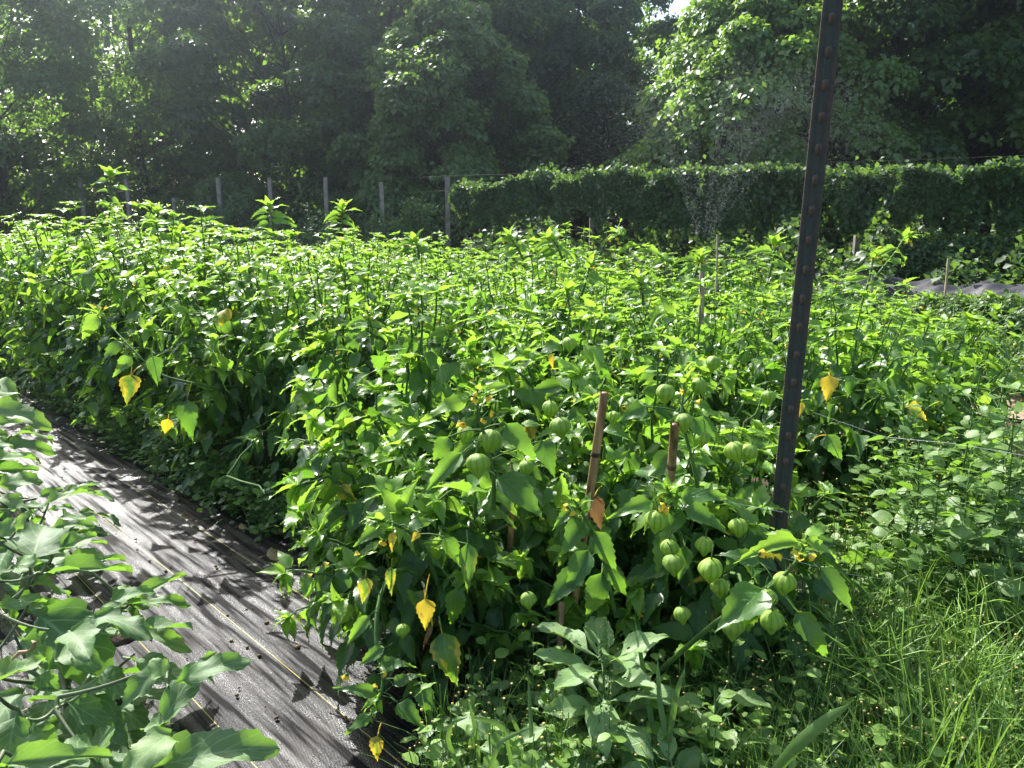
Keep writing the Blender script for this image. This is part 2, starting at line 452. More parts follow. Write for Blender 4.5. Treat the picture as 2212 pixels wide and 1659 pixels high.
def leaf_tmpl(prof, rows, cols, pet, fold, droop, tooth, wave, seed, pw=0.012, asym=0.0, edge_droop=0.0):
    r = np.random.default_rng(seed)
    vs = np.linspace(0, 1, rows)
    us = np.linspace(-1, 1, cols)
    V, U = [], []
    if pet:
        for v in (-pet, -pet * 0.5):
            for u in us:
                V.append((u * pw, v, 0.25 * pet * math.sin((v + pet) / pet * 2.2) * 0.3 - 0.02)); U.append((0.5 + 0.01 * u, 0.0))
    ph = r.uniform(0, 6.28, 4)
    for i, v in enumerate(vs):
        w = prof(v)
        tl = tooth * (0.9 if i % 2 else -0.5) * r.uniform(0.5, 1.5) if 0 < i < rows - 1 else 0
        tr = tooth * (0.9 if i % 2 else -0.5) * r.uniform(0.5, 1.5) if 0 < i < rows - 1 else 0
        for u in us:
            e = abs(u) ** 2
            ww = max(w * (1 + e * (tl if u < 0 else tr)), pw * 0.6 if v < 1 else 0.002)
            x = u * ww
            z = fold * abs(x) - droop * v * v + wave * e * math.sin(v * 9 + ph[0] + (2.2 if u > 0 else 0)) - edge_droop * x * x
            y = v + (0.03 * e * (1 if i % 2 else -0.3) if tooth else 0)
            V.append((x + asym * v * v, y - 0.25 * droop * v ** 3, z)); U.append((u * 0.5 + 0.5, v))
    nr = rows + (2 if pet else 0)
    return np.array(V, np.float32), gridF(nr, cols), np.array(U, np.float32)


def prof_tom(v): return 0.285 * max(0, math.sin(math.pi * v ** 0.60)) ** 0.9 * (1 - 0.55 * v) * 1.0
def prof_egg(v): return 0.30 * max(0, math.sin(math.pi * v ** 0.75)) ** 0.62 * (1 - 0.35 * v) * (1 + 0.10 * math.sin(v * 17))
def prof_ama(v): return 0.25 * max(0, math.sin(math.pi * v ** 0.8)) ** 0.85
def prof_round(v): return 0.40 * max(0, math.sin(math.pi * v ** 0.85)) ** 0.6


TOM = [leaf_tmpl(prof_tom, 14, 5, 0.30, f, d, t, w, s, asym=a) for f, d, t, w, s, a in
       [(0.30, 0.28, 0.08, 0.030, 1, 0.10), (0.10, 0.40, 0.10, 0.045, 2, -0.13), (0.45, 0.20, 0.08, 0.030, 3, 0.06),
        (0.20, 0.58, 0.10, 0.055, 4, 0.15), (0.60, 0.32, 0.11, 0.020, 5, -0.08), (-0.1, 0.40, 0.08, 0.06, 6, 0.0)]]
EGG = [leaf_tmpl(prof_egg, 17, 9, 0.22, f, d, t, w, s, pw=0.016, asym=a) for f, d, t, w, s, a in
       [(0.30, 0.22, 0.05, 0.070, 11, 0.03), (0.15, 0.32, 0.06, 0.085, 12, -0.05), (0.5, 0.12, 0.05, 0.06, 13, 0.02), (0.05, 0.4, 0.05, 0.08, 14, 0.06)]]
AMA = [leaf_tmpl(prof_ama, 11, 5, 0.35, f, d, 0.04, w, s, asym=a) for f, d, w, s, a in
       [(0.3, 0.25, 0.05, 21, 0.05), (0.1, 0.4, 0.06, 22, -0.05), (0.45, 0.15, 0.05, 23, 0)]]
RND = [leaf_tmpl(prof_round, 6, 3, 0.3, f, d, 0.03, 0.02, s) for f, d, s in [(0.15, 0.2, 31), (0.3, 0.1, 32), (-0.1, 0.3, 33)]]
# simple tree/vine leaf: two folded halves with a broad middle
TLF = (np.array([(0, 0, 0), (0.42, 0.42, 0.10), (0, 1, -0.12), (0, 0.5, -0.02), (-0.42, 0.42, 0.10)], np.float32),
       np.array([[0, 1, 2, 3], [0, 3, 2, 4]]),
       np.array([(0.5, 0), (1, 0.4), (0.5, 1), (0.5, 0.5), (0, 0.4)], np.float32))


def put(b, tms, pos, d, up, size, tint, mat=0, xs=None, rg=None):
    pos, d, up = np.asarray(pos, float), np.asarray(d, float), np.asarray(up, float)
    size, tint = np.asarray(size, float), np.asarray(tint, float)
    if len(pos) == 0: return
    M = frames(d, up) * size[:, None, None]
    if xs is not None: M[:, :, 0] *= np.asarray(xs)[:, None]
    rg = rg or np.random.default_rng(len(pos))
    k = rg.integers(0, len(tms), len(pos))
    for i, t in enumerate(tms):
        q = k == i
        b.inst(t, M[q], pos[q], tint[q], mat)


# fruit husk and flower meshes
def husk_mesh(name, seed):
    r = np.random.default_rng(seed)
    na, nz_ = 40, 14
    b = Batch()
    V, U = [], []
    for i in range(nz_ + 1):
        t = i / nz_
        rad = math.sin(math.pi * t ** 0.85) ** 0.58 if 0 < t < 1 else 0.02
        z = -1.02 * t
        if t > 0.6: rad *= 1 - 0.9 * (t - 0.6)
        if t > 0.85: z -= 0.9 * (t - 0.85)
        for j in range(na + 1):
            a = j / na * 2 * math.pi
            rib = 1 + (0.025 * math.cos(10 * a) + 0.05 * math.cos(5 * a)) * min(1, 3 * rad) + 0.05 * math.sin(2 * a + seed) + 0.02 * math.sin(3 * a + 5 * t + seed * 2)
            V.append((0.5 * rad * rib * math.cos(a), 0.5 * rad * rib * math.sin(a), z)); U.append((j / na, t))
    b.add(V, gridF(nz_ + 1, na + 1), U, mat=0)
    tube(b, bez(np.array([0, 0, -0.03]), np.array([0, 0.02, 0.35]), np.array([0.14, 0.1, 0.6]), 6), [0.05, 0.035, 0.03, 0.03, 0.03, 0.03], 5, mat=1)
    return b.mesh(name, [M_HUSK, M_STEM])


HUSKS = [husk_mesh('husk', s) for s in (1, 2, 3)]


def flower_mesh():
    b = Batch()
    # nodding yellow bell, five shallow lobes, dark centre, small green calyx
    V, U = [], []
    rows = [(0, 0.12), (0.25, 0.34), (0.6, 0.48), (1.0, 0.72)]
    n = 15
    for z, r_ in rows:
        for j in range(n + 1):
            a = j / n * 2 * math.pi
            rr = r_ * (1 + (0.16 if z == 1.0 else 0.05) * math.cos(5 * a))
            V.append((rr * math.cos(a), rr * math.sin(a), -z)); U.append((j / n, z))
    b.add(V, gridF(len(rows), n + 1), U, mat=0)
    tube(b, [(0, 0, -0.1), (0, 0, -0.5), (0, 0, -0.8)], [0.16, 0.2, 0.05], 6, mat=1)
    tube(b, [(0, 0, 0.1), (0, 0, 0.0), (0, 0, -0.28)], [0.06, 0.2, 0.42], 6, mat=2)
    tube(b, bez(np.array([0, 0, 0.08]), np.array([0, 0.1, 0.6]), np.array([0.3, 0.3, 1.0]), 5), 0.06, 4, mat=2)
    return b.mesh('flower', [M_FLOWER, M_FCENT, M_STEM])


FLOWER = flower_mesh()


# ------------------------------------------------------------------ tomatillo plants
def tomatillo(seed, H, W, ntips, lean=(0, 0), leaf=0.092, nfruit=8, nflower=14, sidefrac=0.42, yellow=0.008, low=0.22):
    r = np.random.default_rng(seed)
    st, fo = Batch(), Batch()
    fruits, flowers = [], []
    pos, dr, up, sz, ti = [], [], [], [], []
    nm = 5
    mains = []
    for i in range(nm):
        a = i * 6.283 / nm + r.uniform(-0.4, 0.4)
        hub = np.array([0.28 * W * math.cos(a), 0.28 * W * math.sin(a), H * r.uniform(0.26, 0.40)])
        mains.append((a, hub))
        tube(st, bez(np.zeros(3), hub * np.array([0.3, 0.3, 0.6]), hub, 6), np.linspace(0.013, 0.009, 6), 6)
    for i in range(ntips):
        side = i < sidefrac * ntips
        a = r.uniform(0, 6.283)
        if side:
            rr, z = W * r.uniform(0.78, 1.14), H * r.uniform(low, 0.78)
        else:
            rr = W * math.sqrt(r.uniform(0, 1)) * 0.95
            z = H * (1 - 0.22 * (rr / W) ** 2) * r.uniform(0.72, 1.05)
        tip = np.array([rr * math.cos(a), rr * math.sin(a), z]) + np.array([lean[0], lean[1], 0]) * (z / H)
        hub = min(mains, key=lambda m: abs((m[0] - a + math.pi) % 6.283 - math.pi))[1]
        if side:
            ctrl = hub * 0.4 + tip * 0.6; ctrl[2] = max(z, hub[2]) + r.uniform(0.0, 0.12)
        else:
            ctrl = np.array([tip[0] * 0.75, tip[1] * 0.75, hub[2] * 0.4 + z * 0.6])
        pts = bez(hub, ctrl, tip, 10)
        pts[1:-1] += r.normal(0, 0.006, (8, 3))
        tube(st, pts, np.linspace(0.0072, 0.0024, 10), 5)
        seg = np.linalg.norm(np.diff(pts, axis=0), axis=1); Lc = np.concatenate([[0], np.cumsum(seg)]); Ln = Lc[-1]
        ph = r.uniform(0, 6.28)
        s0 = 0.22
        nn = max(4, int(Ln * (1 - s0) / 0.036))
        for k in range(nn):
            s = s0 + (1 - s0) * (k + r.uniform(0, 0.5)) / nn
            q = np.array([np.interp(s * Ln, Lc, pts[:, c]) for c in range(3)])
            q2 = np.array([np.interp(min(s * Ln + 0.02, Ln), Lc, pts[:, c]) for c in range(3)])
            q1 = np.array([np.interp(max(s * Ln - 0.02, 0), Lc, pts[:, c]) for c in range(3)])
            tn = nrm(q2 - q1)
            e1 = nrm(np.cross(tn, [0.31, 0.2, 0.93])); e2 = np.cross(tn, e1)
            ph += 2.4 + r.uniform(-0.4, 0.4)
            per = e1 * math.cos(ph) + e2 * math.sin(ph)
            young = max(0, (s - 0.72) / 0.28)
            droop = -0.2 - (0.9 if side else 0.55) * (1 - young) * r.uniform(0.2, 1.2)
            d = nrm(per + tn * (0.2 + 0.35 * young) + ZUP * (droop + 0.12 * young))
            pos.append(q + d * 0.22 * leaf * 0.6); dr.append(d)
            up.append(ZUP * 0.9 + r.normal(0, 0.42, 3) + np.array([q[0], q[1], 0]) / W * 0.55 + SUN * 0.35)
            sz.append(leaf * (1.15 - 0.42 * young) * r.uniform(0.6, 1.32))
            yl = r.uniform(0.3, 0.95) if (r.uniform() < yellow * (2.5 if s < 0.5 else 0.6)) else 0.0
            ti.append((r.uniform(0, 1), yl, young * r.uniform(0.4, 1.0), 1))
            if 0.35 < s < 0.85 and r.uniform() < 0.16: fruits.append(q + np.array([per[0] * 0.02, per[1] * 0.02, -0.016]))
            if s > 0.74 and r.uniform() < 0.55: flowers.append(q + per * 0.016 - ZUP * 0.004)
        tn = nrm(pts[-1] - pts[-2])
        e1 = nrm(np.cross(tn, [0.31, 0.93, 0.2])); e2 = np.cross(tn, e1)
        for k in range(7):
            ph += 2.4
            per = e1 * math.cos(ph) + e2 * math.sin(ph)
            d = nrm(per * r.uniform(0.7, 1.2) + tn * 0.45 + ZUP * 0.12)
            pos.append(tip + tn * 0.006); dr.append(d); up.append(ZUP + r.normal(0, 0.3, 3) - per * 0.5)
            sz.append(leaf * r.uniform(0.45, 0.95)); ti.append((r.uniform(0.3, 1), 0.0, r.uniform(0.6, 1.0), 1))
    for k in range(int(ntips * 4.2)):
        a = r.uniform(0, 6.283); rr = W * math.sqrt(r.uniform(0.02, 0.75)); z = H * r.uniform(max(0.08, low - 0.05), 0.74)
        out = np.array([math.cos(a), math.sin(a), 0])
        pos.append(out * rr + ZUP * z); dr.append(out + ZUP * r.uniform(-1.3, -0.1) + r.normal(0, 0.4, 3)); up.append(ZUP * 0.8 + out * 0.7 + r.normal(0, 0.3, 3))
        sz.append(leaf * r.uniform(0.8, 1.35)); ti.append((r.uniform(0, 0.6), 0.0, 0.0, 1))
    put(fo, TOM, pos, dr, up, sz, ti, rg=r)
    r.shuffle(fruits); r.shuffle(flowers)
    fruits = sorted(fruits, key=lambda p: -np.hypot(p[0], p[1]))[:nfruit * 2]; r.shuffle(fruits)
    return dict(stem=st.mesh('stem', [M_STEM]), foliage=fo.mesh('foliage', [M_TOM]),
                fruits=fruits[:nfruit], flowers=flowers[:nflower], seed=seed)


def plant_at(var, loc, rz, s, label, group=None, nfr=99, nfl=99):
    root = empty('tomatillo_plant', loc, rz, s)
    tag(root, label, 'tomatillo plant', group)
    link('stem', var['stem'], root)
    link('foliage', var['foliage'], root)
    r = np.random.default_rng(int(abs(loc[0] * 977 + loc[1] * 131) * 10) + 1)
    for q in var['fruits'][:nfr]:
        link('fruit', HUSKS[r.integers(0, 3)], root, q, (r.normal(0, 0.15), r.normal(0, 0.15), r.uniform(0, 6.28)), r.uniform(0.034, 0.050))
    for q in var['flowers'][:nfl]:
        link('flower', FLOWER, root, q, (r.normal(0, 0.5), r.normal(0, 0.5), r.uniform(0, 6.28)), r.uniform(0.008, 0.0125))
    return root


TALL = [tomatillo(100 + i, 1.12, 0.50, 52, nfruit=9, nflower=22, sidefrac=0.5, low=0.10) for i in range(5)]
MIDV = [tomatillo(200 + i, 0.92, 0.42, 40, nfruit=10, nflower=18) for i in range(4)]
LOWV = [tomatillo(300 + i, 0.62, 0.36, 34, nfruit=9, nflower=14, yellow=0.03) for i in range(3)]

rg = np.random.default_rng(5)
# the front end of the near row, built plant by plant: (x px of the base, distance Y, variant, scale)
FRONT = [
    (1545, 1.96, LOWV[0], 1.02, 'low leaning tomatillo plant in front of the steel post, heavy with hanging green husks', 0.4),
    (1395, 2.14, MIDV[0], 0.92, 'tomatillo plant behind the two cut bamboo stakes', 1.1),
    (1090, 2.12, MIDV[1], 0.86, 'tomatillo plant at the front with large pale green husks at its centre', 2.0),
    (955, 2.14, LOWV[1], 1.20, 'tomatillo plant at the mat edge with yellowing lower leaves drooping onto black fabric', 0.3),
    (880, 1.95, LOWV[2], 0.86, 'small drooping tomatillo plant with lime leaves hanging over the mat corner', 5.0),
    (905, 2.55, MIDV[2], 1.12, 'tomatillo plant at the corner where the front growth turns along the fabric mat', 3.3),
    (1230, 2.62, MIDV[3], 1.10, 'tomatillo plant just behind the tallest bamboo stake', 4.4),
]
front_objs = []
for x, Y, var, s, lab, rz in FRONT:
    front_objs.append(plant_at(var, ((x - CXP) / FPX * (Y * math.cos(TH) + 0.8 * math.sin(TH)), Y, 0), rz, s, lab))

# the near row goes on along the mat
for i in range(17):
    t = 2.98 + i * 0.46
    n = 1.76 + rg.uniform(-0.1, 0.1)
    p = rowpt(n, t)
    s = min(1.10, 1.02 + 0.014 * i) * rg.uniform(0.93, 1.06) * (0.93 if i < 1 else 1.09 if i < 8 else 1.05)
    if i < 5:
        lab, g = ['second tomatillo plant along the mat from the front, with a single yellow leaf hanging low',
                  'tomatillo plant along the mat with a long bare branch arching out over the fabric',
                  'tomatillo plant on the mat side with a half yellow leaf dangling above the litter',
                  'tomatillo plant on the mat side just short of the tall upright shoot',
                  'tomatillo plant at the foot of the tall shoot above the row'][i], None
    else:
        lab, g = 'tomatillo plant in the far unbroken stretch of the row along the fabric mat', 'tomatillo plants in the far stretch along the mat'
    plant_at(TALL[i % 5], p, rg.uniform(0, 6.28), s, lab, g)
# further rows behind
for ri, (n0, t0, cnt, s0) in enumerate([(2.95, 1.35, 13, 0.90), (4.15, 1.75, 12, 0.90), (5.3, 2.1, 12, 0.92)]):
    for i in range(cnt):
        t = t0 + i * 0.55
        p = rowpt(n0 + rg.uniform(-0.12, 0.12), t + rg.uniform(-0.1, 0.1))
        s = (s0 + (-0.10 if i == 0 else 0.015 * i)) * rg.uniform(0.93, 1.08)
        if i == 0:
            lab, g = ['tomatillo plant ending the second row, open dark stems below and a bright yellow leaf',
                      'tomatillo plant ending the third row, its long shoots leaning out towards the pepper bed',
                      'tomatillo plant ending the rearmost row near the grey covered bed'][ri], None
        else:
            lab, g = ['tomatillo plant in the second row, behind the steel post',
                      'tomatillo plant in the third row, deep in the bed',
                      'tomatillo plant in the rearmost row of the bed before the fence'][ri], ['tomatillo plants in the second row', 'tomatillo plants in the third row', 'tomatillo plants in the rearmost row'][ri]
        plant_at((TALL + MIDV[:1])[(i * 2 + ri) % 6] if i else TALL[ri], p, rg.uniform(0, 6.28), s, lab, g, nfr=9 if i < 5 else 4, nfl=22 if i < 7 else 10)


for x, Y, var, s, lab in [(1975, 3.35, MIDV[1], 0.95, 'tomatillo plant at the outer right edge of the bed, above the tall round-leaved weeds'),
                          (2000, 4.1, MIDV[3], 1.02, 'tomatillo plant at the outer right edge of the bed, beside the pepper rows'),
                          (1900, 2.95, LOWV[2], 1.15, 'lower tomatillo plant with a round green husk in the shade beside the second row end')]:
    plant_at(var, ((x - CXP) / FPX * (Y * math.cos(TH) + 0.5 * math.sin(TH)), Y, 0), x * 0.7, s, lab)


def abs_child(name, mesh, root, loc, rot=(0, 0, 0), s=1.0):
    """a child placed at a world position under a scaled and turned root"""
    o = bpy.data.objects.new(name, mesh)
    COL.objects.link(o)
    o.parent = root
    from mathutils import Matrix, Euler, Vector
    rootM = Matrix.LocRotScale(root.location, root.rotation_euler, root.scale)
    o.matrix_parent_inverse = rootM.inverted()
    o.location = loc
    o.rotation_euler = rot
    o.scale = (s, s, s)
    return o


def hero_leaf(b, tms, k, a, c, hw, tint, upv=None, mat=0, half=0.285, pet=True):
    """one leaf from its blade base a to its tip c, hw = half width / length"""
    a, c = np.asarray(a), np.asarray(c)
    d = c - a
    Ln = np.linalg.norm(d) / 0.97
    view = nrm(CAM - (a + c) / 2)
    up = nrm(view * 0.75 + ZUP * 0.6) if upv is None else np.asarray(upv, float)
    M = frames(d[None], up[None])[0] * Ln
    M[:, 0] *= hw / half
    b.inst(tms[k % len(tms)], M[None], a[None], np.array([tint]), mat)


# hand placed fruits of the front plants: (x, y, radius px, depth, which plant)
HF = [(1065, 955, 25, 1.72, 2), (1030, 1006, 25, 1.68, 2), (1008, 940, 19, 1.75, 2), (1209, 925, 22, 1.78, 2), (1190, 886, 17, 1.82, 2),
      (1135, 1012, 17, 1.80, 2), (1440, 852, 21, 1.85, 1), (1512, 838, 18, 1.95, 1), (1476, 914, 20, 1.80, 1), (1583, 978, 22, 1.72, 1),
      (1624, 980, 18, 1.70, 1), (1522, 950, 17, 1.85, 1), (1420, 1130, 24, 1.60, 0), (1446, 1188, 20, 1.62, 0), (1452, 1222, 23, 1.60, 0),
      (1537, 1236, 26, 1.50, 0), (1553, 1272, 20, 1.52, 0), (1655, 1296, 22, 1.45, 0), (1697, 1264, 25, 1.47, 0), (1668, 1347, 26, 1.42, 0),
      (1583, 1357, 25, 1.48, 0), (1524, 1182, 20, 1.58, 0), (1595, 1142, 20, 1.60, 0), (1470, 1330, 18, 1.62, 0), (1140, 1300, 18, 1.72, 2),
      (1545, 787, 17, 2.0, 1), (1660, 860, 15, 2.0, 1), (1228, 745, 16, 2.2, 6), (1330, 905, 15, 2.0, 1), (870, 1365, 15, 1.75, 3)]
for i, (x, y, rp, z, k) in enumerate(HF):
    dia = 2 * rp / FPX * z
    p = P(x, y - rp * 1.1, z)
    abs_child('fruit', HUSKS[i % 3], front_objs[k], p, (rg.normal(0, 0.12), rg.normal(0, 0.12), rg.uniform(0, 6.28)), dia)

# hand placed shoots on the front plants
def shoot(root, path, leaves, flowers=(), tipn=8, zt=1.5, leafpx=60, r0=0.006):
    st, fo = Batch(), Batch()
    pts = np.array([P(*q) for q in path])
    s = np.linspace(0, 1, len(pts)); ss = np.linspace(0, 1, 14)
    pp = np.stack([np.interp(ss, s, pts[:, c]) for c in range(3)], 1)
    pp[1:-1] = (pp[:-2] + pp[1:-1] * 2 + pp[2:]) / 4
    tube(st, pp, np.linspace(r0, 0.0028, 14), 6)
    for i, (b0, b1, hw, z0, z1, tint) in enumerate(leaves):
        a, c = P(*b0, z0), P(*b1, z1)
        hero_leaf(fo, TOM, i, a, c, hw, tint)
        near = pp[np.argmin(np.linalg.norm(pp - a, axis=1))]
        if np.linalg.norm(near - a) < 0.16:
            tube(st, bez(near, (near + a) / 2 + ZUP * 0.012, a, 5), 0.0016, 4)
    tip = pp[-1]; tn = nrm(pp[-1] - pp[-4])
    r = np.random.default_rng(len(leaves) + int(path[0][0]))
    e1 = nrm(np.cross(tn, [0.3, 0.9, 0.2])); e2 = np.cross(tn, e1)
    L0 = leafpx / FPX * zt
    pos, dr, up, sz, ti = [], [], [], [], []
    for k in range(tipn):
        per = e1 * math.cos(k * 2.4) + e2 * math.sin(k * 2.4)
        pos.append(tip - tn * 0.05 * (k / tipn)); dr.append(per * (0.5 + 0.6 * k / tipn) + tn * 0.75 + ZUP * 0.2)
        up.append(ZUP - per * 0.4 + r.normal(0, 0.2, 3)); sz.append(L0 * (0.45 + 0.6 * k / tipn)); ti.append((r.uniform(0.3, 1), 0, 1 - 0.4 * k / tipn, 1))
    put(fo, TOM, pos, dr, up, sz, ti, rg=r)
    rootinv = root
    for nm_, bb, mm in (('shoot', st, [M_STEM]), ('shoot_leaves', fo, [M_TOM])):
        abs_child(nm_, bb.mesh(nm_, mm), root, (0, 0, 0))
    for x, y, z in flowers:
        abs_child('flower', FLOWER, root, P(x, y, z), (r.normal(0, 0.6), r.normal(0, 0.6), r.uniform(0, 6)), r.uniform(0.009, 0.0125))


GR = lambda v=0.6, y=0.0, yg=0.0: (v, y, yg, 1)
shoot(front_objs[0], [(1430, 1445, 1.72), (1560, 1330, 1.55), (1640, 1290, 1.48), (1715, 1225, 1.46), (1745, 1165, 1.45)],
      [((1772, 1226), (1866, 1322), 0.20, 1.44, 1.40, GR(0.5)), ((1722, 1322), (1806, 1438), 0.24, 1.43, 1.40, GR(0.4)),
       ((1646, 1274), (1556, 1356), 0.34, 1.44, 1.38, GR(0.9)), ((1738, 1168), (1832, 1187), 0.16, 1.44, 1.42, GR(0.8, 0, 0.8)),
       ((1722, 1172), (1588, 1188), 0.17, 1.44, 1.43, GR(0.7, 0, 0.7)), ((1742, 1160), (1802, 1112), 0.20, 1.45, 1.47, GR(0.9, 0, 1)),
       ((1715, 1165), (1640, 1142), 0.2, 1.45, 1.5, GR(0.9, 0, 0.9)), ((1640, 1215), (1560, 1175), 0.25, 1.5, 1.5, GR(0.5))],
      [(1638, 1195, 1.42), (1664, 1210, 1.42), (1722, 1185, 1.42), (1733, 1202, 1.42), (1746, 1196, 1.42), (1690, 1196, 1.43)], zt=1.45, leafpx=55)
shoot(front_objs[2], [(1066, 1100, 1.80), (1068, 1033, 1.74), (1052, 960, 1.72), (1032, 890, 1.70), (1030, 838, 1.70)],
      [((1078, 1030), (1187, 1098), 0.29, 1.70, 1.64, GR(0.35)), ((1094, 918), (1158, 990), 0.29, 1.68, 1.64, GR(0.5)),
       ((997, 980), (915, 1064), 0.20, 1.68, 1.62, GR(0.8)), ((968, 945), (936, 1002), 0.36, 1.72, 1.70, GR(0.4)),
       ((1170, 953), (1194, 1028), 0.33, 1.78, 1.74, GR(0.2)), ((1010, 862), (905, 886), 0.19, 1.70, 1.66, GR(0.8, 0, 0.8)),
       ((1050, 850), (1110, 815), 0.2, 1.70, 1.74, GR(0.9, 0, 0.9)), ((1150, 1060), (1115, 1000), 0.3, 1.76, 1.78, GR(0.5))],
      [(1018, 855, 1.66), (1030, 858, 1.66), (1052, 853, 1.66), (1070, 895, 1.66), (1048, 903, 1.67), (992, 908, 1.68), (1003, 912, 1.68)], zt=1.7, leafpx=60)
shoot(front_objs[1], [(1520, 1130, 1.9), (1500, 1010, 1.88), (1470, 900, 1.9), (1480, 800, 1.95)],
      [((1395, 880), (1340, 905), 0.35, 1.88, 1.85, GR(0.4)), ((1500, 905), (1560, 960), 0.35, 1.86, 1.82, GR(0.3)), ((1455, 980), (1400, 1040), 0.35, 1.84, 1.8, GR(0.3))],
      [(1480, 845, 1.88), (1500, 868, 1.88)], zt=1.95, leafpx=60)
shoot(front_objs[1], [(1440, 1160, 1.75), (1450, 1090, 1.66), (1440, 1050, 1.62)],
      [((1410, 1085), (1320, 1110), 0.22, 1.62, 1.58, GR(0.8, 0, 0.3)), ((1470, 1075), (1590, 1060), 0.22, 1.62, 1.6, GR(0.7)), ((1480, 1100), (1580, 1140), 0.25, 1.6, 1.56, GR(0.6)), ((1400, 1030), (1375, 985), 0.4, 1.65, 1.7, GR(0.9))],
      [(1425, 1092, 1.6), (1430, 1100, 1.6), (1440, 1088, 1.6)], zt=1.62, leafpx=66)
shoot(front_objs[1], [(1330, 1330, 1.85), (1300, 1200, 1.75), (1265, 1120, 1.70), (1240, 1080, 1.68)],
      [((1262, 1120), (1215, 1200), 0.30, 1.70, 1.66, GR(0.3)), ((1285, 1150), (1330, 1235), 0.30, 1.70, 1.66, GR(0.4)), ((1270, 1190), (1225, 1290), 0.28, 1.70, 1.66, GR(0.15)),
       ((1300, 1240), (1275, 1345), 0.30, 1.72, 1.68, GR(0.2)), ((1245, 1100), (1190, 1130), 0.28, 1.68, 1.65, GR(0.6)), ((1310, 1220), (1370, 1290), 0.28, 1.72, 1.7, GR(0.3)), ((1255, 1230), (1180, 1310), 0.28, 1.7, 1.66, GR(0.2))],
      [(1228, 1095, 1.66), (1236, 1100, 1.66)], zt=1.68, leafpx=60)
shoot(front_objs[1], [(1500, 1280, 1.85), (1470, 1160, 1.72), (1450, 1080, 1.66)],
      [((1470, 1100), (1430, 1175), 0.30, 1.66, 1.63, GR(0.4)), ((1450, 1150), (1400, 1230), 0.30, 1.68, 1.65, GR(0.3)), ((1480, 1180), (1470, 1260), 0.28, 1.68, 1.66, GR(0.3)), ((1440, 1050), (1480, 1095), 0.3, 1.64, 1.62, GR(0.7))],
      [(1440, 1065, 1.64)], zt=1.66, leafpx=60)
# drooping corner shoots over the mat (with sick yellow leaves)
shoot(front_objs[3], [(930, 1260, 1.95), (860, 1215, 1.82), (815, 1290, 1.72), (810, 1400, 1.66), (835, 1480, 1.64), (800, 1545, 1.62)],
      [((790, 1248), (788, 1305), 0.33, 1.70, 1.68, GR(0.6, 0.55)), ((845, 1225), (838, 1290), 0.2, 1.70, 1.68, GR(0.6, 0.5)),
       ((800, 1330), (742, 1400), 0.2, 1.66, 1.64, GR(0.8)), ((850, 1480), (905, 1440), 0.22, 1.62, 1.62, GR(0.4, 0.3)),
       ((860, 1520), (915, 1572), 0.3, 1.62, 1.58, GR(0.4)), ((800, 1545), (735, 1580), 0.22, 1.6, 1.58, GR(0.6)),
       ((815, 1500), (720, 1480), 0.18, 1.62, 1.6, GR(0.6)), ((912, 1480), (925, 1555), 0.33, 1.62, 1.58, GR(0.2)),
       ((830, 1400), (770, 1440), 0.25, 1.64, 1.62, GR(0.7)), ((820, 1440), (880, 1415), 0.25, 1.64, 1.62, GR(0.7))],
      [(823, 1455, 1.62), (812, 1490, 1.62), (750, 1455, 1.62), (770, 1190, 1.75)], zt=1.6, leafpx=45)
shoot(front_objs[3], [(960, 1300, 1.95), (930, 1215, 1.85), (905, 1160, 1.75), (850, 1130, 1.70), (800, 1120, 1.68)],
      [((905, 1150), (890, 1170), 0.4, 1.68, 1.67, GR(0.6, 0.8)), ((850, 1150), (840, 1190), 0.25, 1.68, 1.66, GR(0.6, 0.8)),
       ((1010, 1175), (1015, 1280), 0.22, 1.72, 1.68, GR(0.5, 0.35)), ((985, 1270), (985, 1370), 0.26, 1.74, 1.72, GR(0.1)),
       ((960, 1160), (1000, 1230), 0.25, 1.72, 1.7, GR(0.5)), ((880, 1140), (940, 1110), 0.25, 1.7, 1.7, GR(0.8)), ((820, 1140), (760, 1180), 0.25, 1.68, 1.66, GR(0.8))],
      [(700, 1215, 1.7), (830, 1165, 1.68)], zt=1.68, leafpx=55)


# single yellow and brown leaves
def lone_leaf(root, a, c, hw, z0, z1, tint, label, k=1, stem_to=None):
    b = Batch()
    a3, c3 = P(*a, z0), P(*c, z1)
    hero_leaf(b, TOM, k, a3, c3, hw, tint)
    if stem_to is not None:
        s3 = P(*stem_to)
        tube(b, bez(s3, (s3 + a3) / 2 + ZUP * 0.01, a3, 5), 0.0015, 4, tint=(0.6, 0.9, 0, 1))
    o = abs_child('leaf', b.mesh('leaf', [M_TOM]), root, (0, 0, 0))
    o['label'] = label


YL = (0.8, 1.3, 0, 1)
lone_leaf(front_objs[3], (918, 1294), (924, 1362), 0.36, 1.66, 1.64, YL, 'bright yellow leaf', 2, (928, 1240, 1.70))
lone_leaf(front_objs[3], (934, 1352), (908, 1405), 0.12, 1.67, 1.65, (0.5, 1.6, 0, 1), 'shrivelled brown leaf', 3, (930, 1320, 1.68))
lone_leaf(front_objs[3], (955, 1368), (978, 1494), 0.30, 1.66, 1.62, (0.2, 0.42, 0, 1), 'half yellow dark green leaf', 1, (948, 1342, 1.68))
lone_leaf(front_objs[3], (816, 1590), (804, 1648), 0.33, 1.58, 1.56, (0.5, 0.7, 0, 1), 'yellow leaf with green edge', 1, (825, 1560, 1.60))
lone_leaf(front_objs[2], (1285, 1070), (1290, 1150), 0.28, 1.80, 1.78, (0.5, 1.6, 0, 1), 'orange brown leaf', 1, (1300, 1050, 1.85))
lone_leaf(front_objs[6], (1190, 765), (1192, 795), 0.22, 2.2, 2.18, (0.5, 1.35, 0, 1), 'small orange leaf', 1)

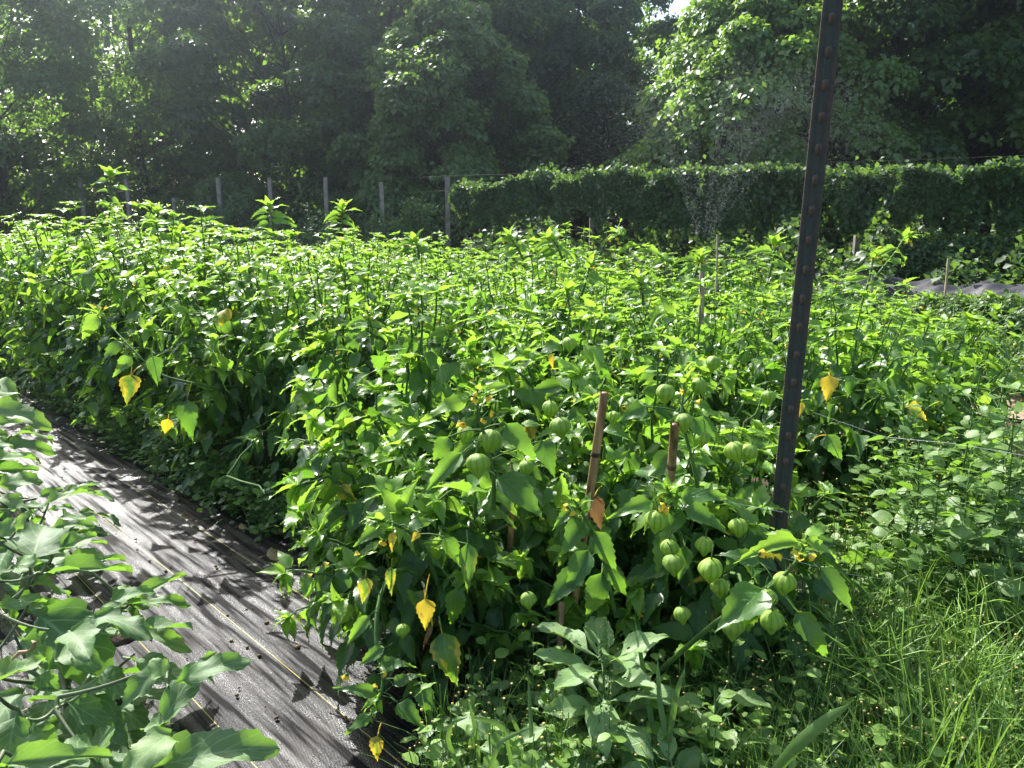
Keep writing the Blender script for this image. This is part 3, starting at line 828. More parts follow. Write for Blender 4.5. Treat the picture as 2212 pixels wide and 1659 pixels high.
rowA = [o for o in bpy.data.objects if o.name.startswith('tomatillo_plant') and o.name[-3:] in ('007', '008', '009', '010', '011')]
rowA.sort(key=lambda o: o.name)
lone_leaf(rowA[2], (283, 810), (278, 872), 0.36, 3.35, 3.30, (0.3, 0.55, 0, 1), 'half yellow leaf', 2, (305, 790, 3.4))
lone_leaf(rowA[1], (363, 905), (358, 940), 0.4, 3.2, 3.2, (0.9, 0.8, 0, 1), 'pale yellow leaf', 2)
lone_leaf(rowA[1], (404, 865), (402, 948), 0.29, 2.95, 2.9, GR(0.1), 'large hanging dark green leaf', 1, (415, 825, 3.0))
rb = [o for o in bpy.data.objects if o.get('label', '').startswith('tomatillo plant ending the second row')][0]
lone_leaf(rb, (1792, 812), (1790, 868), 0.36, 2.30, 2.28, YL, 'bright yellow leaf', 2, (1788, 806, 2.34))
lone_leaf(rb, (1785, 940), (1815, 992), 0.40, 2.20, 2.16, GR(0.5), 'large dark green leaf', 1, (1755, 950, 2.3))
lone_leaf(rb, (1732, 870), (1726, 905), 0.25, 2.35, 2.34, YL, 'small yellow leaf', 2)
lone_leaf(rb, (1960, 880), (2010, 900), 0.4, 2.5, 2.5, (0.3, 0.62, 0, 1), 'dull yellow leaf in shade', 2)

# bare arching branch along the mat side
shoot(rowA[1], [(470, 840, 3.2), (430, 830, 3.14), (350, 815, 3.12), (300, 770, 3.14), (235, 700, 3.25), (205, 670, 3.3)],
      [((285, 770), (240, 815), 0.29, 3.0, 2.97, GR(0.7, 0, 0.2)), ((265, 740), (205, 770), 0.27, 3.05, 3.0, GR(0.4)), ((330, 770), (345, 830), 0.3, 3.0, 2.98, GR(0.2)), ((210, 680), (175, 735), 0.3, 3.2, 3.15, GR(0.8, 0, 0.4))],
      [(228, 660, 3.2), (205, 655, 3.2), (210, 662, 3.2)], zt=3.2, leafpx=50, r0=0.006)
# tall shoots above the canopy
TALLS = [(rowA[4], (232, 500), (238, 372), 5.4), (front_objs[6], (1490, 590), (1325, 500), 3.3), (front_objs[6], (1130, 560), (1095, 505), 3.6), (front_objs[6], (1215, 560), (1185, 505), 3.6),
         (rb, (1890, 600), (1960, 505), 3.4), (rb, (1660, 600), (1675, 515), 3.3), (front_objs[1], (1500, 600), (1510, 545), 3.2),
         (rb, (1860, 660), (1890, 540), 3.2), (rowA[2], (590, 500), (578, 440), 4.2), (rowA[1], (735, 500), (738, 442), 3.7), (rowA[4], (335, 500), (340, 452), 5.2),
         (front_objs[6], (905, 560), (893, 512), 3.4), (front_objs[5], (805, 745), (792, 668), 2.3), (front_objs[6], (1255, 640), (1275, 560), 2.9), (front_objs[2], (960, 760), (975, 690), 2.3), (front_objs[1], (1390, 660), (1375, 590), 2.6)]
for k, (root, b0, b1, z) in enumerate(TALLS):
    lv = []
    dx, dy = b1[0] - b0[0], b1[1] - b0[1]
    for q in range(7 if k == 0 else 5):
        f = 0.3 + 0.65 * q / 7
        bx, by = b0[0] + dx * f, b0[1] + dy * f
        sd = 1 if q % 2 else -1
        ln = rg.uniform(30, 48) * (1 if k == 0 else 1.25)
        lv.append(((bx + 4 * sd, by), (bx + sd * ln, by + rg.uniform(-8, 22)), rg.uniform(0.15, 0.22), z - 0.02, z - 0.05 * rg.uniform(-1, 1), GR(rg.uniform(0.4, 1), 0, f)))
    shoot(root, [(*b0, z), ((b0[0] + b1[0]) / 2 + 4, (b0[1] + b1[1]) / 2, z), (*b1, z)], lv, [(b1[0] + 8, b1[1] + 12, z), (b1[0] - 5, b1[1] + 16, z), (b1[0] + 14, b1[1] + 22, z)], zt=z, leafpx=46)

# ------------------------------------------------------------------ ground, mats
gb = Batch()
gx = np.concatenate([[-900, -200, -60], np.linspace(-24, 24, 61), [60, 200, 900]])
gy = np.concatenate([[-300, -60, -15], np.linspace(-4, 40, 56), [90, 250, 1200]])
XX, YY = np.meshgrid(gx, gy)
rr_ = np.random.default_rng(3)
ZZ = rr_.normal(0, 0.012, XX.shape) * (np.abs(XX) < 24) - 0.02
gb.add(np.stack([XX, YY, ZZ], -1).reshape(-1, 3), gridF(len(gy), len(gx)), np.stack([XX, YY], -1).reshape(-1, 2))
tag(gb.build('ground', [M_SOIL]), 'dark brown garden soil', None, None, 'structure')


def fabric(name, n0, n1, t0, t1, seed, label):
    r = np.random.default_rng(seed)
    nn, nt = int((n1 - n0) / 0.012), int((t1 - t0) / 0.05)
    n = np.linspace(n0, n1, nn); t = np.linspace(t0, t1, nt)
    N_, T_ = np.meshgrid(n, t)
    Z = np.zeros_like(N_)
    for k in range(26):
        lam = r.uniform(0.035, 0.22); ph = r.uniform(0, 6.28); w1 = r.uniform(0.5, 2.0); p1 = r.uniform(0, 6.28)
        env = 0.5 + 0.5 * np.sin(T_ * w1 + p1 + N_ * 2)
        Z += 0.0020 * lam * env * np.sin(N_ * 6.283 / lam + ph + 0.6 * np.sin(T_ * r.uniform(0.5, 2.2) + p1))
    Z += 0.006 * np.sin(N_ * 4 + 1) * np.sin(T_ * 2.1) + 0.014
    ed = np.minimum(N_ - n0, n1 - N_)
    Z = np.where(ed < 0.06, -0.03 + (Z + 0.03) * np.clip(ed / 0.06, 0, 1), Z)
    X = N_ * ND[0] + T_ * DD[0]; Y = N_ * ND[1] + T_ * DD[1]
    b = Batch()
    b.add(np.stack([X, Y, Z], -1).reshape(-1, 3), gridF(nt, nn), np.stack([N_, T_], -1).reshape(-1, 2))
    return tag(b.build(name, [M_FABRIC]), label, None, None, 'structure')


fabric('fabric_path', -0.55, 1.40, -0.6, 11, 8, 'black woven weed fabric with yellow marker threads between two rows')
fabric('fabric_path', 2.02, 2.52, 1.05, 6, 9, 'black woven weed fabric between the first and second tomatillo rows')

# ------------------------------------------------------------------ steel T-post
def steel_post():
    base, top = G(1640, 1530, -0.05), P(1806, -60, 1.62)
    ax = top - base; Ln = np.linalg.norm(ax); ax = ax / Ln
    face = nrm(CAM - base); face = nrm(face - np.dot(face, ax) * ax); face = nrm(face * 1.0 + np.cross(ax, face) * 0.18)
    sd = np.cross(ax, face)
    root = empty('steel_post', base)
    tag(root, 'tall rusty green steel fence post with a column of studs, standing in the tomatillo bed', 'post')
    b = Batch()
    w, th = 0.0205, 0.004
    # T section: flange with slightly raised middle rib, stem behind
    prof = [(-w, 0, 0.95), (-w, th * 0.7, 1.0), (-w * 0.78, th * 0.75, 0.6), (-w * 0.35, th * 0.8, 0.35), (-w * 0.22, th * 1.5, 0.3), (w * 0.22, th * 1.5, 0.3), (w * 0.35, th * 0.8, 0.35), (w * 0.78, th * 0.75, 0.6), (w, th * 0.7, 1.0), (w, 0, 0.95),
            (th * 0.6, -0.001, 0.4), (th * 0.45, -0.034, 0.7), (-th * 0.45, -0.034, 0.7), (-th * 0.6, -0.001, 0.4)]
    ns = 40
    V, T, U = [], [], []
    for i in range(ns + 1):
        h = Ln * i / ns
        for j, (x, y, c) in enumerate(prof):
            V.append(sd * x + face * y + ax * h); T.append((c * 0.9 + (0.22 if h < 0.55 else 0), 0, 0, 1)); U.append((j / 14, h))
    n = len(prof)
    F = [[i * n + j, i * n + (j + 1) % n, (i + 1) * n + (j + 1) % n, (i + 1) * n + j] for i in range(ns) for j in range(n)]
    b.add(V, F, U, np.array(T, np.float32))
    b.build('post_body', [M_POST], root, smooth=False)
    # studs: half ellipsoids with a downward taper
    sb = Batch()
    rows_, n2 = 7, 12
    V = []
    for i in range(rows_ + 1):
        e = math.pi / 2 * i / rows_
        for j in range(n2):
            a = j * 2 * math.pi / n2
            zz = math.sin(a) * 0.0130 * math.cos(e)
            xx = math.cos(a) * 0.0072 * math.cos(e) * (1 + 0.35 * math.sin(a))
            V.append(sd * xx + ax * (zz + 0.003 * math.sin(e)) + face * (0.0125 * math.sin(e)))
    F = [[i * n2 + j, i * n2 + (j + 1) % n2, (i + 1) * n2 + (j + 1) % n2, (i + 1) * n2 + j] for i in range(rows_) for j in range(n2)]
    sb.add(V, F, None, (0.80, 0, 0, 1))
    sm = sb.mesh('stud', [M_POST])
    k = 0
    for i in range(60):
        h = 0.10 + i * 0.0665
        if h > Ln - 0.02: break
        link('stud', sm, root, ax * h + face * th * 1.35)
    return base, ax


post_base, post_ax = steel_post()


# ------------------------------------------------------------------ stakes
def bamboo(a, c, dia, label, nodes=(0.35, 0.75), hollow=True):
    root = empty('bamboo_stake', a)
    tag(root, label, 'stake')
    a, c = np.zeros(3), np.asarray(c) - np.asarray(a)
    n = 40
    s = np.linspace(0, 1, n)
    pts = a + (c - a) * s[:, None]
    rad = np.full(n, dia / 2)
    b, nb = Batch(), Batch()
    Ln = np.linalg.norm(c)
    tube(b, pts, rad, 12)
    ax = nrm(c)
    # cut hollow top
    tube(b, [c, c, c - ax * 0.03], [dia / 2, dia * 0.32, dia * 0.30], 12)
    tube(b, [c - ax * 0.03, c - ax * 0.031], [dia * 0.30, 0.0005], 12)
    b.build('cane', [M_BAMBOO], root)
    for q in nodes:
        m = c * q
        nb = Batch()
        tube(nb, [m - ax * 0.006, m - ax * 0.002, m + ax * 0.0015, m + ax * 0.006], [dia * 0.505, dia * 0.56, dia * 0.56, dia * 0.505], 12)
        nb.build('node_ring', [M_BNODE], root)


bamboo(P(1236, 1330, 1.98), P(1306, 848, 1.78), 0.021, 'tall split-topped tan bamboo stake leaning right among the front tomatillos', (0.745, 0.3))
bamboo(P(1436, 1200, 1.92), P(1458, 916, 1.74), 0.021, 'shorter bamboo stake with a dark ring, nearer the steel post', (0.70, 0.2))
bamboo(P(1100, 1250, 2.05), P(1110, 1000, 1.90), 0.017, 'dark brown bamboo stake half hidden below the central husks', (0.5,))
bamboo(P(1204, 1500, 1.80), P(1214, 1300, 1.86), 0.015, 'brown stake low in the shade beside the flowering pigweed', (0.6,))


def lath(a, c, w, label):
    root = empty('wooden_stake', a)
    tag(root, label, 'stake')
    b = Batch()
    c = np.asarray(c) - np.asarray(a)
    ax = nrm(c); x = np.array([1.0, 0.15, 0]); x = nrm(x - ax * np.dot(x, ax)); y = np.cross(ax, x)
    V = []
    for h, k in ((0, 1), (0.5, 1), (0.985, 1), (1.0, 0.85)):
        for sx, sy in ((-1, -1), (1, -1), (1, 1), (-1, 1)):
            V.append(c * h + x * sx * w / 2 * k + y * sy * w * 0.22 * k)
    F = [[i * 4 + j, i * 4 + (j + 1) % 4, i * 4 + 4 + (j + 1) % 4, i * 4 + 4 + j] for i in range(3) for j in range(4)] + [[12, 13, 14, 15]]
    b.add(V, F)
    b.build('shaft', [M_LATH], root, smooth=False)


lath(P(1514, 700, 3.6), P(1518, 548, 3.6), 0.024, 'flat weathered wooden stake rising from the tomatillos beside the sprinkler jets')
lath(P(1547, 640, 4.6), P(1550, 506, 4.6), 0.011, 'thin pale wooden stake standing straight up near the sprinkler jets')
lath(P(2041, 640, 6.5), P(2049, 558, 6.5), 0.018, 'thin wooden stake in front of the grey covered bed')
lath(P(1882, 680, 5.2), P(1885, 535, 5.2), 0.012, 'thin stake behind the leaning yellow-flowered shoot')
lath(P(1198, 620, 5.0), P(1200, 512, 5.0), 0.011, 'thin stake barely showing above the canopy below the vine wall')

# twine along the rows
def line(name, pts, rad, mat, label, cat, n=24):
    b = Batch()
    pts = np.asarray(pts)
    s = np.linspace(0, 1, len(pts)); ss = np.linspace(0, 1, n)
    tube(b, np.stack([np.interp(ss, s, pts[:, c]) for c in range(3)], 1), rad, 5)
    tag(b.build(name, [mat]), label, cat)


line('twine', [P(1560, 1082, 1.72), P(1620, 1093, 1.68), P(1690, 1106, 1.62)], 0.0004, M_TWINE, 'white twine tied to the steel post and running left into the leaves', 'twine')
line('twine', [P(1755, 890, 2.4), P(1910, 944, 2.25), P(2060, 958, 2.05), P(2260, 992, 1.9)], 0.0004, M_TWINE, 'white twine stretched through the tall weeds beside the second row', 'twine')
line('twine', [P(1690, 1205, 1.75), P(1830, 1240, 1.95), P(1990, 1262, 2.1), P(2090, 1265, 2.3)], 0.0004, M_TWINE, 'low white twine crossing the dark gap above the grass', 'twine')

# ------------------------------------------------------------------ eggplants on the left
EGGROOTS = [(150, 1600, 'eggplant at the front of the mat, broad lobed leaves reaching over the fabric'),
            (70, 1260, 'eggplant second from the front along the mat edge'),
            (-120, 1130, 'eggplant third from the front, cut by the edge of the photo')]


def c7(x, y): return (x / 3.0, 1106 + y / 3.0)
def c4(x, y): return (x / 3.0, 553 + y / 3.0)


EL = [  # base, tip, half width ratio, heights, plant
    [(c7(260, 670), c7(665, 1010), 0.40, 0.34, 0.26, GR(0.1)), (c7(640, 1070), c7(925, 1125), 0.38, 0.28, 0.24, GR(0.2)),
     (c7(1060, 1375), c7(1300, 830), 0.16, 0.30, 0.42, GR(0.5)), (c7(1180, 1090), c7(1605, 885), 0.22, 0.36, 0.40, GR(0.4)),
     (c7(1060, 1640), c7(1785, 1430), 0.22, 0.26, 0.30, GR(0.8)), (c7(30, 1640), c7(720, 1540), 0.13, 0.40, 0.40, GR(0.9)),
     (c7(1100, 1440), c7(860, 1575), 0.28, 0.30, 0.34, GR(1.0, 0, 0.7)), (c7(1100, 1370), c7(880, 1370), 0.22, 0.3, 0.28, GR(0.7)),
     (c7(1030, 1010), c7(760, 1260), 0.26, 0.34, 0.3, GR(0.5)), (c7(1060, 1060), c7(970, 950), 0.5, 0.35, 0.38, GR(1, 0, 1)),
     (c7(860, 1640), c7(1000, 1380), 0.36, 0.22, 0.2, GR(0.2)), (c7(440, 1230), c7(740, 1390), 0.26, 0.3, 0.24, GR(0.2)),
     (c7(90, 1530), c7(400, 1430), 0.25, 0.36, 0.34, GR(0.6)), (c7(400, 1590), c7(730, 1400), 0.24, 0.30, 0.26, GR(0.3)),
     (c7(0, 1090), c7(290, 915), 0.2, 0.44, 0.42, GR(0.8, 0.12)), (c7(150, 830), c7(400, 960), 0.34, 0.38, 0.3, GR(0.4)),
     (c7(380, 1230), c7(500, 1010), 0.4, 0.3, 0.28, GR(0.5)), (c7(100, 1330), c7(20, 1620), 0.35, 0.34, 0.3, GR(0.3)),
     (c7(220, 1380), c7(430, 1560), 0.26, 0.3, 0.24, GR(0.3)), (c7(640, 1640), c7(520, 1480), 0.4, 0.24, 0.22, GR(0.4)), (c7(250, 1060), c7(380, 1180), 0.4, 0.3, 0.26, GR(0.3)),
     (c7(560, 1200), c7(700, 1050), 0.4, 0.22, 0.2, GR(0.1)), (c7(300, 1640), c7(160, 1480), 0.35, 0.3, 0.32, GR(0.6))],
    [(c7(870, 600), c7(1262, 522), 0.15, 0.24, 0.24, GR(0.5)), (c7(900, 545), c7(1200, 382), 0.15, 0.26, 0.30, GR(0.9, 0, 0.6)),
     (c7(760, 740), c7(1242, 810), 0.13, 0.22, 0.2, GR(0.7, 0, 0.3)), (c7(705, 700), c7(585, 630), 0.3, 0.22, 0.24, GR(0.9, 0, 0.8)),
     (c7(850, 570), c7(735, 445), 0.35, 0.26, 0.3, GR(0.9, 0, 1)), (c7(830, 600), c7(610, 560), 0.22, 0.2, 0.2, GR(0.8)),
     (c7(820, 640), c7(990, 670), 0.22, 0.2, 0.16, GR(0.2)),
     (c7(360, 385), c7(872, 345), 0.14, 0.42, 0.38, GR(0.7)), (c7(430, 330), c7(820, 280), 0.16, 0.40, 0.38, GR(0.5)), (c7(390, 245), c7(635, 125), 0.2, 0.44, 0.44, GR(0.8)),
     (c7(215, 300), c7(285, 10), 0.42, 0.44, 0.50, GR(0.1)), (c7(350, 100), c7(620, 48), 0.18, 0.42, 0.42, GR(0.5)),
     (c7(250, 320), c7(0, 290), 0.16, 0.46, 0.46, GR(0.9)), (c7(20, 600), c7(415, 500), 0.16, 0.40, 0.36, GR(0.8)),
     (c7(230, 470), c7(520, 430), 0.2, 0.38, 0.34, GR(0.5)), (c7(100, 600), c7(480, 590), 0.2, 0.34, 0.28, GR(0.1)),
     (c7(0, 450), c7(130, 480), 0.3, 0.44, 0.4, GR(0.9)), (c7(420, 200), c7(700, 185), 0.1, 0.4, 0.38, GR(0.8)), (c7(330, 300), c7(430, 180), 0.35, 0.42, 0.44, GR(0.8, 0, 0.6)),
     (c7(0, 160), c7(90, 20), 0.4, 0.48, 0.52, GR(0.6)), (c7(60, 640), c7(150, 700), 0.3, 0.34, 0.3, GR(0.6)), (c7(110, 110), c7(160, 0), 0.3, 0.5, 0.54, GR(0.9, 0, 1)),
     (c7(300, 780), c7(220, 870), 0.36, 0.36, 0.34, GR(0.7))],
    [(c4(-60, 800), c4(135, 885), 0.2, 0.50, 0.46, GR(0.9, 0, 0.5)), (c4(-40, 990), c4(305, 1045), 0.2, 0.46, 0.44, GR(0.8, 0, 0.3)),
     (c4(130, 1150), c4(395, 1095), 0.12, 0.42, 0.4, GR(0.8, 0, 0.4)), (c4(40, 1200), c4(380, 1240), 0.16, 0.40, 0.36, GR(0.4)),
     (c4(-20, 1320), c4(285, 1265), 0.18, 0.42, 0.4, GR(0.7)), (c4(0, 1480), c4(325, 1400), 0.22, 0.42, 0.42, GR(0.8)),
     (c4(320, 1600), c4(620, 1455), 0.13, 0.42, 0.44, GR(0.9, 0, 0.4)), (c4(-20, 1570), c4(245, 1590), 0.22, 0.46, 0.44, GR(0.8)),
     (c4(330, 1640), c4(500, 1598), 0.15, 0.42, 0.42, GR(0.8)), (c4(260, 1560), c4(400, 1500), 0.25, 0.4, 0.42, GR(0.2)),
     (c4(-30, 1390), c4(260, 1370), 0.16, 0.36, 0.34, GR(0.1)), (c4(-60, 1100), c4(150, 1060), 0.24, 0.46, 0.46, GR(0.9)), (c4(-60, 1230), c4(130, 1170), 0.24, 0.42, 0.42, GR(0.5)),
     (c4(-60, 880), c4(80, 850), 0.3, 0.48, 0.46, GR(0.7))],
]
for (x, y, lab), leaves in zip(EGGROOTS, EL):
    base = G(x, y)
    root = empty('eggplant', base)
    tag(root, lab, 'eggplant')
    st, fo = Batch(), Batch()
    r = np.random.default_rng(int(abs(x)) + 2)
    top = np.array([0, 0, 0.30])
    tube(st, bez(np.array([0, 0, -0.03]), np.array([0.01, 0.01, 0.15]), top, 6), np.linspace(0.012, 0.009, 6), 7)
    forks = []
    for k in range(5):
        a = k * 1.256 + 0.3
        f = np.array([0.16 * math.cos(a), 0.16 * math.sin(a), 0.20 + 0.06 * (k % 2)])
        tube(st, bez(np.array([0, 0, 0.10 + 0.02 * k]), f * np.array([0.5, 0.5, 0.7]), f, 6), np.linspace(0.007, 0.0025, 6), 6)
        forks.append(f + base)
    for i, (b0, b1, hw, h0, h1, tint) in enumerate(sorted(leaves, key=lambda l: np.linalg.norm(G(*l[0], l[3]) - base))):
        a3, c3 = G(*b0, h0), G(*b1, h1)
        view = nrm(CAM - (a3 + c3) / 2)
        hero_leaf(fo, EGG, i, a3, c3, hw, tint, nrm(view * 0.55 + ZUP * 0.7 + r.normal(0, 0.15, 3)), half=0.27)
        d3 = nrm(c3 - a3)
        p0 = a3 - d3 * np.linalg.norm(c3 - a3) * 0.2
        nf = min(forks, key=lambda q: np.linalg.norm(q - p0))
        forks.append(p0)
        tube(st, bez(nf, (nf + p0) / 2 - ZUP * 0.02, p0, 7) - base, np.linspace(0.0042, 0.0026, 7), 5)
    # undergrowth of its own lower leaves
    pos, dr, up, sz, ti = [], [], [], [], []
    for k in range(40):
        a = r.uniform(0, 6.28); h = r.uniform(0.06, 0.34)
        q = base + np.array([math.cos(a) * 0.08, math.sin(a) * 0.08, h])
        d = np.array([math.cos(a), math.sin(a), r.uniform(-0.5, 0.25)])
        pos.append(q + d * r.uniform(0.02, 0.10)); dr.append(d); up.append(ZUP + r.normal(0, 0.3, 3)); sz.append(r.uniform(0.11, 0.17)); ti.append((r.uniform(0, 0.7), 0, 0, 1))
    put(fo, EGG, pos, dr, up, sz, ti, rg=r)
    fm = fo.mesh('foliage', [M_EGG])
    abs_child('foliage', fm, root, (0, 0, 0))
    st.build('stem', [M_ESTEM], root)
# a withered flower stub curled on the front eggplant
b = Batch()
tube(b, [G(25, 1425, 0.46), G(42, 1410, 0.47), G(60, 1408, 0.47), G(74, 1398, 0.48), G(76, 1388, 0.49), G(68, 1384, 0.49)], [0.002, 0.004, 0.0035, 0.004, 0.004, 0.001], 6)
er = [o for o in bpy.data.objects if o.name == 'eggplant'][0]
o = abs_child('withered_flower', b.mesh('withered_flower', [M_DEAD]), er, (0, 0, 0))

# soil showing through the planting hole
b = Batch()
hp = G(250, 1385)
a = np.linspace(0, 6.283, 25)[:-1]
V = [(0, 0, 0.012)] + [(q * 0.085 * math.cos(t) * (1 + 0.2 * math.sin(3 * t)), q * 0.065 * math.sin(t) * (1 + 0.15 * math.cos(2 * t)), z) for q, z in ((0.5, 0.016), (0.85, 0.010), (1.0, -0.006)) for t in a]
F3 = [[0, 1 + k, 1 + (k + 1) % 24] for k in range(24)]
F4 = [[1 + q * 24 + k, 1 + q * 24 + (k + 1) % 24, 25 + q * 24 + (k + 1) % 24, 25 + q * 24 + k][::-1] for q in range(2) for k in range(24)]
V = np.array(V) + np.random.default_rng(4).normal(0, 0.002, (len(V), 3)) + np.array([hp[0], hp[1], 0.022])
b.add(V, F3); b.add(V, F4)
tag(b.build('soil_patch', [M_SOIL]), 'bare soil in a planting hole of the fabric', None, None, 'structure')

# crumbs on the mat
cr = Batch()
r = np.random.default_rng(12)
ico = bpy.data.meshes.new('tmp')
import bmesh
bm = bmesh.new(); bmesh.ops.create_icosphere(bm, subdivisions=1, radius=1); bm.verts.ensure_lookup_table()
IV = np.array([v.co[:] for v in bm.verts]); IF = np.array([[v.index for v in f.verts] for f in bm.faces]); bm.free()
k = 420
n_ = np.where(r.uniform(size=k) < 0.7, 1.42 - np.abs(r.normal(0, 0.28, k)), r.uniform(0.3, 1.4, k))
t_ = np.abs(r.normal(0, 2.4, k)) - 0.1
for i in range(k):
    s = r.uniform(0.002, 0.0065) * (1 if r.uniform() < 0.9 else 1.5)
    p = rowpt(n_[i], t_[i], 0.022)
    cr.add((IV * (1 + r.normal(0, 0.18, IV.shape))) * s * np.array([1, 1, 0.7]) + p, IF)
tag(cr.build('crumbs', [M_CRUMB]), 'crumbs of soil and dry bits scattered over the fabric', None, None, 'stuff')

# dry leaves lying on the mat
def dead(x, y, size, ang, label, tint=(0.6, 0, 0, 1), k=3):
    b = Batch()
    p = G(x, y, 0.032)
    hero_leaf(b, TOM, k, p, p + np.array([math.cos(ang), math.sin(ang), 0.12]) * size, 0.36, tint, ZUP + np.array([0.3, -0.4, 0]))
    tag(b.build('fallen_leaf', [M_DEAD]), label, 'fallen leaf')


dead(575, 1200, 0.085, 0.3, 'curled tan dead leaf lying near the shaded mat edge')
dead(605, 1150, 0.05, 1.2, 'small yellow-brown dead leaf under the row weeds')
dead(397, 1117, 0.05, 0.8, 'orange-brown dead leaf on the shaded fabric', (0.2, 1.6, 0, 1))
dead(180, 925, 0.075, 0.1, 'pale green fallen leaf flat on the shaded mat', (1, 0, 0, 1), 2)
dead(515, 1138, 0.045, 0.1, 'tiny dry leaf scrap beside the mat edge')
dead(1010, 1480, 0.08, -0.5, 'orange dead leaf in the dark below the front plants', (0.2, 1.6, 0, 1))
dead(1050, 1460, 0.07, 2.3, 'brown dead leaf under the front plants beside the grass blades', (0.2, 1.6, 0, 1), 1)
b = Batch(); tube(b, [G(570, 1225, .03), G(600, 1218, .03), G(640, 1222, .03)], 0.002, 5)
tag(b.build('dry_twig', [M_LATH]), 'thin dry twig lying across the mat edge', 'twig')
b = Batch(); tube(b, [P(545, 960, 2.65), P(520, 985, 2.62), P(505, 1010, 2.6), P(490, 1028, 2.58), P(520, 1040, 2.55), P(560, 1050, 2.5), P(572, 1068, 2.48)], [.0035, .004, .0045, .0045, .004, .004, .003], 6)
tag(b.build('bare_branch', [M_STEM]), 'kinked pale bare branch hanging in the shade at the row base', 'branch')

# ------------------------------------------------------------------ low weeds
def clump_leaves(b, centres, heights, per, size, tms, r, spread=0.05, mat=0, stems=None):
    pos, dr, up, sz, ti = [], [], [], [], []
    for c, h in zip(centres, heights):
        for k in range(per):
            a = r.uniform(0, 6.28); z = h * r.uniform(0.1, 1.0)
            d = np.array([math.cos(a), math.sin(a), r.uniform(-0.35, 0.5)])
            q = c + np.array([r.normal(0, spread), r.normal(0, spread), z])
            pos.append(q); dr.append(d); up.append(ZUP + r.normal(0, 0.35, 3)); sz.append(size * r.uniform(0.6, 1.3)); ti.append((r.uniform(0, 1), 0, 0.6 * (z > 0.8 * h), 1))
        if stems is not None:
            tube(stems, [c, c + np.array([r.normal(0, 0.02), r.normal(0, 0.02), h])], [0.002, 0.001], 4)
    put(b, tms, pos, dr, up, sz, ti, mat, rg=r)


r = np.random.default_rng(31)
lw, ls = Batch(), Batch()
cs, hs = [], []
for k in range(620):
    t = abs(r.normal(0, 3.6)) + 0.85
    n = 1.40 + abs(r.normal(0, 0.16)) - 0.06 - 0.12 * r.uniform()
    cs.append(rowpt(n, t, 0.0)); hs.append(r.uniform(0.05, 0.26))
for k in range(200):
    p = G(r.uniform(1080, 1660), r.uniform(1400, 1560)); cs.append(p + np.array([0, r.uniform(0, 0.5), 0])); hs.append(r.uniform(0.06, 0.42))
clump_leaves(lw, cs, hs, 9, 0.036, RND + AMA[:1], r, 0.035, stems=ls)
lw.add(ls.V and np.concatenate(ls.V), np.concatenate([f for f in ls.F]), None, (0.3, 0, 0, 1))
tag(lw.build('ground_weeds', [M_WEED]), 'low round-leaved weeds growing at the foot of the tomatillo row', None, None, 'stuff')

# verge: small-flowered weeds and grass
r = np.random.default_rng(41)
gw, gs = Batch(), Batch()
fl_pos = []
cs, hs = [], []
def verge_pt():
    while True:
        x, y = r.uniform(930, 2330), r.uniform(1300, 1900)
        lim = 1600 + max(0, 1060 - x) * 0.9 if x < 1480 else (1490 - (x - 1480) * 0.35 if x < 2000 else 1310)
        if y > lim: return G(x, y)
for k in range(900):
    cs.append(verge_pt()); hs.append(r.uniform(0.08, 0.30))
for k in range(900):   # taller mass at the right edge
    p = G(r.uniform(1800, 2420), r.uniform(1150, 1420))
    cs.append(p + np.array([0.0, r.uniform(0, 0.35), 0])); hs.append(r.uniform(0.15, 0.46) * (0.7 + 0.5 * (p[0] > 1.2)))
clump_leaves(gw, cs, hs, 9, 0.032, AMA[:2] + RND[:1], r, 0.03, stems=gs)
gw.add(np.concatenate(gs.V), np.concatenate(gs.F), None, (0.5, 0, 0, 1))
for c, h in zip(cs, hs):
    for k in range(max(0, r.integers(-3, 5))):
        q = c + np.array([r.normal(0, 0.035), r.normal(0, 0.035), h * r.uniform(0.85, 1.2)])
        s = r.uniform(0.0016, 0.0036)
        gw.add(IV * s * np.array([1, 1, 0.8]) + q, IF, None, (1, 0, 0, 1), 1)
        tube(gw, [c + np.array([0, 0, h * 0.6]), q], [0.0008, 0.0006], 3, (0.6, 0, 0, 1))
tag(gw.build('flowering_weeds', [M_WEED, M_GHEAD]), 'mass of small weeds dotted with tiny yellow-white flower heads', None, None, 'stuff')


def blade(b, p, d, h, w, bend, tint, n=6):
    s = np.linspace(0, 1, n)
    ctr = p + np.outer(s ** 1.0 * h, ZUP) + np.outer(bend * s ** 2.0 * h, d) - np.outer(0.35 * bend * s ** 3 * h, ZUP)
    sd = nrm(np.cross(d, ZUP))
    ww = w * (1 - s ** 2.2) + 0.0003
    V = np.stack([ctr - sd * ww[:, None] / 2, ctr + np.outer(ww * 0.18, d), ctr + sd * ww[:, None] / 2], 1).reshape(-1, 3)
    U = np.stack([np.tile([0, 0.5, 1], n), np.repeat(s, 3)], 1)
    b.add(V, gridF(n, 3), U, tint)


